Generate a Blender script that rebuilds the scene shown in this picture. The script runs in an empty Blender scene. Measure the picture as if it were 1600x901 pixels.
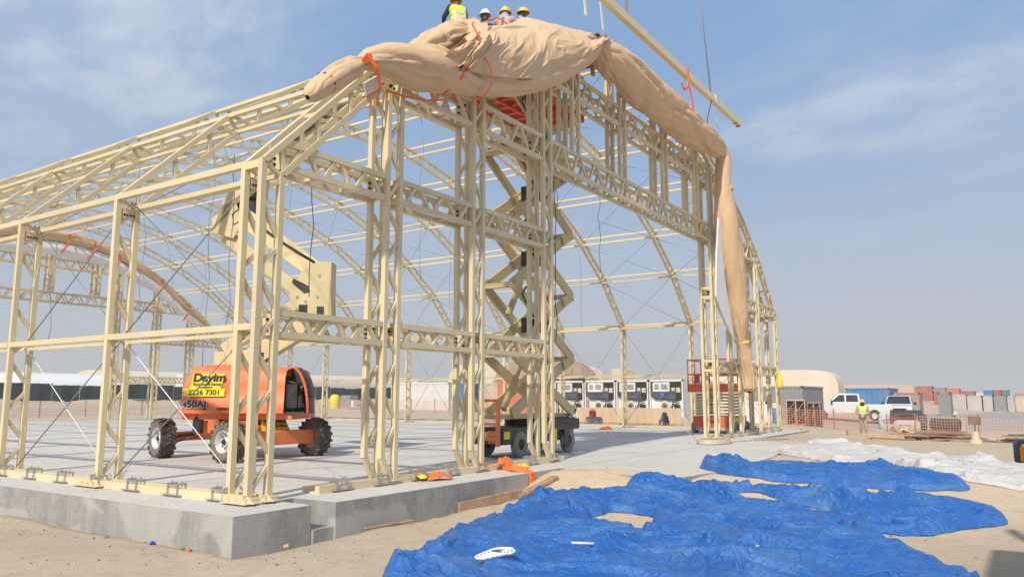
import bpy, math, random
import numpy as np
from mathutils import Vector, Matrix
C = bpy.context.scene.collection
rad = math.radians
random.seed(7)

# ---------------------------------------------------------------- camera
cam = bpy.data.cameras.new('camera'); camo = bpy.data.objects.new('camera', cam); C.objects.link(camo)
camo.location = (-5.71, -7.57, 1.337)
camo.rotation_euler = (rad(90 + 7.936), 0, rad(33.67 - 90))
cam.sensor_width = 36; cam.lens = 27.2; cam.clip_end = 6000; cam.clip_start = 0.05
bpy.context.scene.camera = camo

# ---------------------------------------------------------------- sun and sky
SUN_AZ, SUN_EL = rad(194), rad(41)                      # direction towards the sun
sd = Vector((math.cos(SUN_AZ)*math.cos(SUN_EL), math.sin(SUN_AZ)*math.cos(SUN_EL), math.sin(SUN_EL)))
sl = bpy.data.lights.new('sun', 'SUN'); sl.energy = 4.3; sl.angle = rad(1.6); sl.color = (1.0, 0.93, 0.82)
slo = bpy.data.objects.new('sun', sl); C.objects.link(slo)
slo.rotation_euler = (-sd).to_track_quat('-Z', 'Y').to_euler(); slo.location = (-20, -10, 30)
w = bpy.data.worlds.new("World"); bpy.context.scene.world = w; w.use_nodes = True
nt = w.node_tree; N = nt.nodes; L = nt.links
bg = N['Background']; bg.inputs['Strength'].default_value = 0.1
sky = N.new('ShaderNodeTexSky'); sky.sky_type = 'NISHITA'; sky.sun_disc = False
sky.sun_elevation = SUN_EL; sky.sun_rotation = rad(90) - SUN_AZ; sky.dust_density = 3.0; sky.air_density = 1.2; sky.ozone_density = 1.5
tc = N.new('ShaderNodeTexCoord')
sep = N.new('ShaderNodeSeparateXYZ'); L.new(tc.outputs['Generated'], sep.inputs[0])
def mth(op, a, b=None, clamp=False):
    n = N.new('ShaderNodeMath'); n.operation = op; n.use_clamp = clamp
    for i, v in enumerate((a, b)):
        if v is None: continue
        if isinstance(v, (int, float)): n.inputs[i].default_value = v
        else: L.new(v, n.inputs[i])
    return n.outputs[0]
def mixc(f, a, b):
    n = N.new('ShaderNodeMix'); n.data_type = 'RGBA'
    if isinstance(f, (int, float)): n.inputs[0].default_value = f
    else: L.new(f, n.inputs[0])
    for i, v in ((6, a), (7, b)):
        if isinstance(v, tuple): n.inputs[i].default_value = (*v, 1)
        else: L.new(v, n.inputs[i])
    return n.outputs[2]
zc = mth('MAXIMUM', sep.outputs['Z'], 0.0)
haze = mth('POWER', mth('SUBTRACT', 1.0, mth('MINIMUM', mth('DIVIDE', zc, 0.42), 1.0)), 1.7)
den = mth('ADD', zc, 0.16)
cx = mth('DIVIDE', sep.outputs['X'], den); cy = mth('DIVIDE', sep.outputs['Y'], den)
cmb = N.new('ShaderNodeCombineXYZ'); L.new(cx, cmb.inputs[0]); L.new(cy, cmb.inputs[1])
n1 = N.new('ShaderNodeTexNoise'); n1.inputs['Scale'].default_value = 1.15; n1.inputs['Detail'].default_value = 7; n1.inputs['Roughness'].default_value = 0.55; n1.inputs['Distortion'].default_value = 0.5
mp1 = N.new('ShaderNodeMapping'); mp1.inputs['Location'].default_value = (4.7, 1.9, 0); mp1.inputs['Rotation'].default_value = (0, 0, rad(-40)); mp1.inputs['Scale'].default_value = (1.0, 0.55, 1)
L.new(cmb.outputs[0], mp1.inputs[0]); L.new(mp1.outputs[0], n1.inputs['Vector'])
n2 = N.new('ShaderNodeTexNoise'); n2.inputs['Scale'].default_value = 5.0; n2.inputs['Detail'].default_value = 6; n2.inputs['Roughness'].default_value = 0.6
mp2 = N.new('ShaderNodeMapping'); mp2.inputs['Rotation'].default_value = (0, 0, rad(-30)); mp2.inputs['Scale'].default_value = (1, 0.7, 1)
L.new(cmb.outputs[0], mp2.inputs[0]); L.new(mp2.outputs[0], n2.inputs['Vector'])
def rng(v, a, b, c=0.0, d=1.0):
    n = N.new('ShaderNodeMapRange'); n.interpolation_type = 'SMOOTHSTEP'
    L.new(v, n.inputs[0])
    for i, x in enumerate((a, b, c, d)): n.inputs[i+1].default_value = x
    return n.outputs[0]
cl = mth('MULTIPLY', rng(n1.outputs['Fac'], 0.40, 0.62), mth('ADD', 0.35, mth('MULTIPLY', rng(n2.outputs['Fac'], 0.36, 0.66), 0.65)))
cl = mth('MULTIPLY', cl, mth('MULTIPLY', rng(sep.outputs['Z'], 0.10, 0.42), 0.9))
base = mixc(0.72, sky.outputs[0], (3.05, 4.8, 7.7))
withcl = mixc(cl, base, (6.2, 6.9, 7.9))
final = mixc(mth('MULTIPLY', haze, 0.97), withcl, (6.5, 6.4, 6.25))
L.new(final, bg.inputs['Color'])
vs = bpy.context.scene.view_settings
vs.view_transform = 'Standard'; vs.look = 'None'; vs.exposure = 0.0; vs.gamma = 1.0; vs.use_curve_mapping = False

# ---------------------------------------------------------------- tagging
def tag(o, label=None, cat=None, group=None, kind=None):
    if label: o['label'] = label
    if cat: o['category'] = cat
    if group: o['group'] = group
    if kind: o['kind'] = kind
    return o
def empty(name, loc=(0, 0, 0), rz=0, label=None, cat=None, group=None):
    o = bpy.data.objects.new(name, None); C.objects.link(o); o.location = loc; o.rotation_euler = (0, 0, rz)
    o.empty_display_size = 0.2
    return tag(o, label, cat, group)
def kids(o): return [c for c in bpy.data.objects if c.parent is o]
def copy_tree(o, parent=None):
    c = o.copy(); C.objects.link(c); c.parent = parent
    for ch in kids(o): copy_tree(ch, c)
    return c

# ---------------------------------------------------------------- materials
def mat(name, col, rough=0.6, metal=0.0, var=0.12, vs=3.0, bump=0.0, bs=40.0, dust=None, dust_amt=0.0, coat=0.0, rv=0.1, bd=0.02, obj=False, wave=None):
    m = bpy.data.materials.new(name); m.use_nodes = True
    t = m.node_tree; n = t.nodes; l = t.links; b = n['Principled BSDF']
    b.inputs['Roughness'].default_value = rough; b.inputs['Metallic'].default_value = metal
    if coat: b.inputs['Coat Weight'].default_value = coat
    g = n.new('ShaderNodeNewGeometry'); pos = g.outputs['Position']
    if obj:
        tcn = n.new('ShaderNodeTexCoord'); pos = tcn.outputs['Object']
    no = n.new('ShaderNodeTexNoise'); no.inputs['Scale'].default_value = vs; no.inputs['Detail'].default_value = 8; no.inputs['Roughness'].default_value = 0.62
    l.new(pos, no.inputs['Vector'])
    mr = n.new('ShaderNodeMapRange'); mr.inputs[1].default_value = 0.3; mr.inputs[2].default_value = 0.7; mr.inputs[3].default_value = 1 - var; mr.inputs[4].default_value = 1 + var
    l.new(no.outputs['Fac'], mr.inputs[0])
    hs = n.new('ShaderNodeHueSaturation'); hs.inputs['Color'].default_value = (*col, 1)
    oi = n.new('ShaderNodeObjectInfo'); mo = n.new('ShaderNodeMapRange'); l.new(oi.outputs['Random'], mo.inputs[0]); mo.inputs[3].default_value = 0.92; mo.inputs[4].default_value = 1.06
    mu = n.new('ShaderNodeMath'); mu.operation = 'MULTIPLY'; l.new(mr.outputs[0], mu.inputs[0]); l.new(mo.outputs[0], mu.inputs[1]); l.new(mu.outputs[0], hs.inputs['Value'])
    out = hs.outputs[0]
    if dust:
        n3 = n.new('ShaderNodeTexNoise'); n3.inputs['Scale'].default_value = vs*0.7; n3.inputs['Detail'].default_value = 9; n3.inputs['Roughness'].default_value = 0.7
        mpn = n.new('ShaderNodeMapping'); mpn.inputs['Location'].default_value = (3, 7, 1); l.new(pos, mpn.inputs[0]); l.new(mpn.outputs[0], n3.inputs['Vector'])
        r3 = n.new('ShaderNodeMapRange'); r3.inputs[1].default_value = 0.42; r3.inputs[2].default_value = 0.68; r3.inputs[3].default_value = 0; r3.inputs[4].default_value = dust_amt
        l.new(n3.outputs['Fac'], r3.inputs[0])
        mx = n.new('ShaderNodeMix'); mx.data_type = 'RGBA'; l.new(r3.outputs[0], mx.inputs[0]); l.new(out, mx.inputs[6]); mx.inputs[7].default_value = (*dust, 1)
        out = mx.outputs[2]
    l.new(out, b.inputs['Base Color'])
    if rv:
        r2 = n.new('ShaderNodeMapRange'); r2.inputs[3].default_value = max(0, rough-rv); r2.inputs[4].default_value = min(1, rough+rv)
        l.new(no.outputs['Fac'], r2.inputs[0]); l.new(r2.outputs[0], b.inputs['Roughness'])
    if bump:
        nb = n.new('ShaderNodeTexNoise'); nb.inputs['Scale'].default_value = bs; nb.inputs['Detail'].default_value = 6
        l.new(pos, nb.inputs['Vector'])
        bn = n.new('ShaderNodeBump'); bn.inputs['Strength'].default_value = bump; bn.inputs['Distance'].default_value = bd
        l.new(nb.outputs['Fac'], bn.inputs['Height']); l.new(bn.outputs[0], b.inputs['Normal'])
    return m
DUST = (0.42, 0.33, 0.24)
M = {}
M['cream'] = mat('cream_steel', (0.68, 0.572, 0.345), 0.40, 0, 0.06, 2.0, 0, dust=(0.62, 0.52, 0.36), dust_amt=0.5)
M['boom'] = mat('boom_paint', (0.66, 0.55, 0.30), 0.38, 0, 0.06, 2.5, dust=DUST, dust_amt=0.35)
M['arm'] = mat('scissor_paint', (0.52, 0.42, 0.20), 0.42, 0, 0.08, 2.5, dust=DUST, dust_amt=0.35)
M['galv'] = mat('galvanised_steel', (0.52, 0.53, 0.54), 0.35, 0.85, 0.15, 12)
M['cable'] = mat('steel_cable', (0.28, 0.28, 0.28), 0.5, 0.5, 0.1, 8)
M['wcable'] = mat('pale_strap', (0.72, 0.70, 0.66), 0.7, 0, 0.08, 8)
M['dark'] = mat('dark_rope', (0.06, 0.06, 0.07), 0.8)
M['bolt'] = mat('dark_bolt', (0.04, 0.035, 0.03), 0.5, 0.3)
M['orange'] = mat('orange_paint', (0.80, 0.155, 0.035), 0.52, 0, 0.06, 1.6, dust=(0.72, 0.34, 0.18), dust_amt=0.6)
M['red'] = mat('red_orange_paint', (0.76, 0.105, 0.03), 0.45, 0, 0.1, 2, dust=DUST, dust_amt=0.3)
M['black'] = mat('black_steel', (0.022, 0.022, 0.024), 0.5, 0, 0.2, 4, dust=(0.2, 0.17, 0.13), dust_amt=0.35)
M['engine'] = mat('dark_engine', (0.018, 0.017, 0.018), 0.5, 0.2, 0.4, 12, dust=(0.14, 0.12, 0.10), dust_amt=0.4)
M['rubber'] = mat('dusty_rubber', (0.055, 0.05, 0.046), 0.85, 0, 0.2, 6, dust=(0.27, 0.21, 0.15), dust_amt=0.6)
M['tyreside'] = mat('tyre_sidewall', (0.16, 0.13, 0.10), 0.88, 0, 0.2, 6, dust=(0.30, 0.23, 0.17), dust_amt=0.7)
M['greytyre'] = mat('grey_tyre', (0.23, 0.23, 0.225), 0.85, 0, 0.12, 6, dust=DUST, dust_amt=0.3)
M['rim'] = mat('silver_rim', (0.62, 0.62, 0.61), 0.4, 0.4, 0.1, 6)
M['hose'] = mat('black_hose', (0.015, 0.015, 0.017), 0.4)
M['yellow'] = mat('yellow_sticker', (0.80, 0.68, 0.03), 0.5, 0, 0.05, 3)
M['ink'] = mat('ink_black', (0.02, 0.02, 0.02), 0.6)
M['white'] = mat('white_paint', (0.68, 0.675, 0.65), 0.5, 0, 0.05, 1.5, dust=(0.55, 0.48, 0.40), dust_amt=0.3)
M['navy'] = mat('navy_panel', (0.035, 0.055, 0.095), 0.5, 0, 0.12, 3, dust=DUST, dust_amt=0.25)
M['bluec'] = mat('blue_container', (0.05, 0.20, 0.42), 0.5, 0, 0.1, 1, dust=DUST, dust_amt=0.3)
M['orangec'] = mat('orange_container', (0.60, 0.19, 0.09), 0.6, 0, 0.12, 1, dust=DUST, dust_amt=0.4)
M['redc'] = mat('rust_container', (0.36, 0.11, 0.07), 0.6, 0, 0.15, 1, dust=DUST, dust_amt=0.4)
M['greenc'] = mat('green_container', (0.06, 0.20, 0.17), 0.6, 0, 0.12, 1, dust=DUST, dust_amt=0.4)
M['greyc'] = mat('grey_container', (0.25, 0.26, 0.27), 0.6, 0, 0.15, 1.5, dust=DUST, dust_amt=0.3)
M['beigec'] = mat('beige_panel', (0.56, 0.46, 0.34), 0.6, 0, 0.08, 1, dust=DUST, dust_amt=0.3)
M['beigewall'] = mat('beige_sheet', (0.62, 0.47, 0.32), 0.6, 0, 0.07, 1)
M['tent'] = mat('cream_tent', (0.66, 0.56, 0.45), 0.8, 0, 0.05, 0.4)
M['browntent'] = mat('brown_tent', (0.36, 0.26, 0.19), 0.85, 0, 0.08, 0.5)
M['pinktent'] = mat('pinkish_tent', (0.58, 0.44, 0.38), 0.8, 0, 0.06, 0.5)
M['farwhite'] = mat('dusty_white', (0.50, 0.485, 0.46), 0.7, 0, 0.1, 0.6, dust=DUST, dust_amt=0.4)
M['whitetent'] = mat('white_tent', (0.80, 0.80, 0.79), 0.7, 0, 0.04, 0.4)
M['screen'] = mat('dark_green_screen', (0.018, 0.032, 0.032), 0.8, 0, 0.18, 0.7, dust=(0.12, 0.12, 0.10), dust_amt=0.3)
M['net'] = mat('orange_net', (0.62, 0.27, 0.19), 0.7)
M['netfade'] = mat('faded_pink_net', (0.72, 0.40, 0.30), 0.75, 0, 0.1, 2)
M['skin'] = mat('brown_skin', (0.20, 0.10, 0.06), 0.6)
M['hiviz'] = mat('lime_vest', (0.60, 0.82, 0.06), 0.7, 0, 0.08, 8)
M['reflect'] = mat('grey_reflective', (0.55, 0.55, 0.53), 0.4)
M['hatY'] = mat('yellow_helmet', (0.85, 0.52, 0.02), 0.35)
M['hatW'] = mat('white_helmet', (0.85, 0.85, 0.84), 0.35)
M['khaki'] = mat('khaki_cloth', (0.38, 0.29, 0.20), 0.85, 0, 0.1, 6)
M['darkcloth'] = mat('dark_cloth', (0.025, 0.027, 0.035), 0.9, 0, 0.2, 8)
M['navycloth'] = mat('navy_cloth', (0.02, 0.028, 0.06), 0.9, 0, 0.2, 8)
M['camo'] = mat('camouflage_cloth', (0.10, 0.11, 0.07), 0.9, 0, 0.5, 22)
M['pinkcloth'] = mat('pale_scarf_cloth', (0.50, 0.38, 0.30), 0.9, 0, 0.15, 18)
M['greycloth'] = mat('grey_shirt', (0.42, 0.42, 0.43), 0.9, 0, 0.1, 8)
M['checkcloth'] = mat('patterned_scarf', (0.40, 0.40, 0.42), 0.9, 0, 0.8, 30)
M['strap'] = mat('orange_strap', (0.90, 0.17, 0.03), 0.65, 0, 0.1, 10)
M['ystrap'] = mat('yellow_strap', (0.78, 0.62, 0.06), 0.6)
M['sling'] = mat('white_sling', (0.78, 0.77, 0.74), 0.75)
M['wood'] = mat('weathered_wood', (0.36, 0.23, 0.14), 0.85, 0, 0.3, 5, bump=0.3, bs=25)
M['wood2'] = mat('grey_wood', (0.22, 0.15, 0.11), 0.9, 0, 0.35, 4)
M['wood3'] = mat('pale_wood', (0.52, 0.37, 0.23), 0.85, 0, 0.25, 4)
M['glass'] = mat('dark_glass', (0.03, 0.04, 0.045), 0.12, 0, 0.1, 1)
M['chrome'] = mat('chrome_trim', (0.5, 0.5, 0.5), 0.25, 0.9)
M['lampamber'] = mat('amber_lens', (0.85, 0.28, 0.02), 0.25, 0, 0.05, 3)
M['lampwhite'] = mat('clear_lens', (0.85, 0.83, 0.8), 0.2)
M['stone'] = mat('grey_stone', (0.26, 0.22, 0.18), 0.9, 0, 0.35, 5)
M['bluepl'] = mat('blue_plastic', (0.03, 0.06, 0.40), 0.5)
M['redpl'] = mat('red_plastic', (0.60, 0.06, 0.04), 0.5)
M['bluet'] = mat('blue_print', (0.05, 0.20, 0.55), 0.6)

def concrete(name, base, lo, side=False):
    m = bpy.data.materials.new(name); m.use_nodes = True
    t = m.node_tree; n = t.nodes; l = t.links; b = n['Principled BSDF']; b.inputs['Roughness'].default_value = 0.85
    g = n.new('ShaderNodeNewGeometry')
    a = n.new('ShaderNodeTexNoise'); a.inputs['Scale'].default_value = 0.55; a.inputs['Detail'].default_value = 10; a.inputs['Roughness'].default_value = 0.62
    c = n.new('ShaderNodeTexNoise'); c.inputs['Scale'].default_value = 9; c.inputs['Detail'].default_value = 10; c.inputs['Roughness'].default_value = 0.75
    l.new(g.outputs['Position'], c.inputs['Vector'])
    mp = n.new('ShaderNodeMapping'); l.new(g.outputs['Position'], mp.inputs[0]); l.new(mp.outputs[0], a.inputs['Vector'])
    if side:
        mp.inputs['Scale'].default_value = (2.6, 2.6, 1.3); a.inputs['Scale'].default_value = 1.2
    r1 = n.new('ShaderNodeMapRange'); r1.inputs[1].default_value = 0.36; r1.inputs[2].default_value = 0.64; l.new(a.outputs['Fac'], r1.inputs[0])
    mx = n.new('ShaderNodeMix'); mx.data_type = 'RGBA'; l.new(r1.outputs[0], mx.inputs[0]); mx.inputs[6].default_value = (*lo, 1); mx.inputs[7].default_value = (*base, 1)
    r2 = n.new('ShaderNodeMapRange'); r2.inputs[1].default_value = 0.25; r2.inputs[2].default_value = 0.75; r2.inputs[3].default_value = 0.8; r2.inputs[4].default_value = 1.18; l.new(c.outputs['Fac'], r2.inputs[0])
    hs = n.new('ShaderNodeHueSaturation'); l.new(mx.outputs[2], hs.inputs['Color']); l.new(r2.outputs[0], hs.inputs['Value'])
    out = hs.outputs[0]
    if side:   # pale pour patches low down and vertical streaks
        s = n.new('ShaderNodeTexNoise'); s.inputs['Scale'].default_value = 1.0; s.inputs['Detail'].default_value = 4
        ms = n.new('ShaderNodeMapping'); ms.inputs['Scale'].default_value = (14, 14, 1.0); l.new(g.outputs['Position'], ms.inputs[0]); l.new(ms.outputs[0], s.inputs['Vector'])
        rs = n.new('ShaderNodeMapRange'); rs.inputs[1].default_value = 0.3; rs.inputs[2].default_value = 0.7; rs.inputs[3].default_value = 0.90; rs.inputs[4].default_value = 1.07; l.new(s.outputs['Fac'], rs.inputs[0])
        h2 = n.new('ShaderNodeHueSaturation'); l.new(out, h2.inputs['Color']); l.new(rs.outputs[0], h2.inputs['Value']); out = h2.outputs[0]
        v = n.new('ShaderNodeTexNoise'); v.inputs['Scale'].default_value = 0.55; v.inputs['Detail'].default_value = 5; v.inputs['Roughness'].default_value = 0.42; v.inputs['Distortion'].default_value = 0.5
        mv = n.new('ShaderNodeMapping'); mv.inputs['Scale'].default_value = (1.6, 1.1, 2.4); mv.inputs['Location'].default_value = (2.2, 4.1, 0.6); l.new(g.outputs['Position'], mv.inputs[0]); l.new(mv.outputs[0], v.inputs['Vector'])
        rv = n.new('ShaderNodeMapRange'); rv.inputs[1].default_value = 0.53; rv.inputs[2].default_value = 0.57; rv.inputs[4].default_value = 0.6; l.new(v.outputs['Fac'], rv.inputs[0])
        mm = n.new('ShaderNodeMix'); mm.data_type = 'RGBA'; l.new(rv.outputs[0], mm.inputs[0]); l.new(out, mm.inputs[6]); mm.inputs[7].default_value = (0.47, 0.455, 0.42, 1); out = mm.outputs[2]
    l.new(out, b.inputs['Base Color'])
    bn = n.new('ShaderNodeBump'); bn.inputs['Strength'].default_value = 0.25; bn.inputs['Distance'].default_value = 0.01; l.new(c.outputs['Fac'], bn.inputs['Height']); l.new(bn.outputs[0], b.inputs['Normal'])
    return m
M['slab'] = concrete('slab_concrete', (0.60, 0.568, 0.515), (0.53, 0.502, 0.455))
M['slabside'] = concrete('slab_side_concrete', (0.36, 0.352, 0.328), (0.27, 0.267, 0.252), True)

def sandmat():
    m = bpy.data.materials.new('sand'); m.use_nodes = True
    t = m.node_tree; n = t.nodes; l = t.links; b = n['Principled BSDF']; b.inputs['Roughness'].default_value = 0.95
    g = n.new('ShaderNodeNewGeometry')
    def nz(s, d, r, loc=0):
        a = n.new('ShaderNodeTexNoise'); a.inputs['Scale'].default_value = s; a.inputs['Detail'].default_value = d; a.inputs['Roughness'].default_value = r
        mp = n.new('ShaderNodeMapping'); mp.inputs['Location'].default_value = (loc, loc*2, 0); l.new(g.outputs['Position'], mp.inputs[0]); l.new(mp.outputs[0], a.inputs['Vector']); return a.outputs['Fac']
    def mr(v, a, b_, c=0, d=1):
        r = n.new('ShaderNodeMapRange'); l.new(v, r.inputs[0]); r.inputs[1].default_value = a; r.inputs[2].default_value = b_; r.inputs[3].default_value = c; r.inputs[4].default_value = d; return r.outputs[0]
    def mx(f, a, b_):
        r = n.new('ShaderNodeMix'); r.data_type = 'RGBA'; l.new(f, r.inputs[0])
        for i, v in ((6, a), (7, b_)):
            if isinstance(v, tuple): r.inputs[i].default_value = (*v, 1)
            else: l.new(v, r.inputs[i])
        return r.outputs[2]
    big = mr(nz(0.22, 8, 0.6), 0.38, 0.62)
    # paler yellow loose sand heaped in front of the slab, pinker compacted ground elsewhere
    att = n.new('ShaderNodeAttribute'); att.attribute_name = 'loose'
    col = mx(big, (0.49, 0.385, 0.272), (0.55, 0.437, 0.312))
    col = mx(att.outputs['Fac'], col, (0.66, 0.51, 0.335))
    att2 = n.new('ShaderNodeAttribute'); att2.attribute_name = 'road'
    col = mx(att2.outputs['Fac'], col, (0.36, 0.325, 0.29))
    col = mx(mr(nz(3.2, 9, 0.72, 3), 0.50, 0.66, 0, 0.38), col, (0.34, 0.25, 0.19))
    col = mx(mr(nz(26, 8, 0.8, 5), 0.60, 0.72, 0, 0.6), col, (0.21, 0.155, 0.12))
    col = mx(mr(nz(60, 5, 0.7, 9), 0.62, 0.75, 0, 0.4), col, (0.62, 0.52, 0.41))
    l.new(col, b.inputs['Base Color'])
    bn = n.new('ShaderNodeBump'); bn.inputs['Strength'].default_value = 0.7; bn.inputs['Distance'].default_value = 0.04
    ad = n.new('ShaderNodeMath'); ad.operation = 'ADD'; l.new(nz(9, 10, 0.75), ad.inputs[0]); l.new(mr(nz(45, 6, 0.7, 2), 0, 1, 0, 0.35), ad.inputs[1])
    l.new(ad.outputs[0], bn.inputs['Height']); l.new(bn.outputs[0], b.inputs['Normal'])
    return m
M['sand'] = sandmat()

def clothmat(name, col, col2, rough=0.75, wr=0.5, ws=3.0, sheen=0.0, weave=True, sub=0.0):
    m = bpy.data.materials.new(name); m.use_nodes = True
    t = m.node_tree; n = t.nodes; l = t.links; b = n['Principled BSDF']; b.inputs['Roughness'].default_value = rough
    g = n.new('ShaderNodeNewGeometry')
    a = n.new('ShaderNodeTexNoise'); a.inputs['Scale'].default_value = 1.6; a.inputs['Detail'].default_value = 9; a.inputs['Roughness'].default_value = 0.7; l.new(g.outputs['Position'], a.inputs['Vector'])
    r = n.new('ShaderNodeMapRange'); r.inputs[1].default_value = 0.45; r.inputs[2].default_value = 0.72; l.new(a.outputs['Fac'], r.inputs[0])
    mx = n.new('ShaderNodeMix'); mx.data_type = 'RGBA'; l.new(r.outputs[0], mx.inputs[0]); mx.inputs[6].default_value = (*col, 1); mx.inputs[7].default_value = (*col2, 1)
    l.new(mx.outputs[2], b.inputs['Base Color'])
    v = n.new('ShaderNodeTexNoise'); v.inputs['Scale'].default_value = ws; v.inputs['Detail'].default_value = 5; v.inputs['Distortion'].default_value = 1.2; l.new(g.outputs['Position'], v.inputs['Vector'])
    ab = n.new('ShaderNodeMath'); ab.operation = 'SUBTRACT'; l.new(v.outputs['Fac'], ab.inputs[0]); ab.inputs[1].default_value = 0.5
    ab2 = n.new('ShaderNodeMath'); ab2.operation = 'ABSOLUTE'; l.new(ab.outputs[0], ab2.inputs[0])
    bn = n.new('ShaderNodeBump'); bn.inputs['Strength'].default_value = wr; bn.inputs['Distance'].default_value = 0.12; l.new(ab2.outputs[0], bn.inputs['Height'])
    if ws > 4:
        v2 = n.new('ShaderNodeTexNoise'); v2.inputs['Scale'].default_value = ws*3.2; v2.inputs['Detail'].default_value = 3; v2.inputs['Distortion'].default_value = 2.0; l.new(g.outputs['Position'], v2.inputs['Vector'])
        c1 = n.new('ShaderNodeMath'); c1.operation = 'SUBTRACT'; l.new(v2.outputs['Fac'], c1.inputs[0]); c1.inputs[1].default_value = 0.5
        c2 = n.new('ShaderNodeMath'); c2.operation = 'ABSOLUTE'; l.new(c1.outputs[0], c2.inputs[0])
        b2 = n.new('ShaderNodeBump'); b2.inputs['Strength'].default_value = wr; b2.inputs['Distance'].default_value = 0.04; l.new(c2.outputs[0], b2.inputs['Height']); l.new(b2.outputs[0], bn.inputs['Normal'])
    l.new(bn.outputs[0], b.inputs['Normal'])
    return m
M['bluetarp'] = clothmat('blue_tarpaulin', (0.015, 0.118, 0.41), (0.075, 0.20, 0.43), 0.38, 0.6, 5.0)
M['whitetarp'] = clothmat('white_tarpaulin', (0.58, 0.56, 0.54), (0.53, 0.49, 0.46), 0.75, 0.6, 4.5)
M['tanfab'] = clothmat('tan_fabric', (0.62, 0.425, 0.25), (0.66, 0.46, 0.28), 0.6, 0.12, 1.6)
M['whitefab'] = clothmat('white_fabric', (0.76, 0.76, 0.76), (0.70, 0.70, 0.71), 0.65, 0.3, 2.5)

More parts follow.
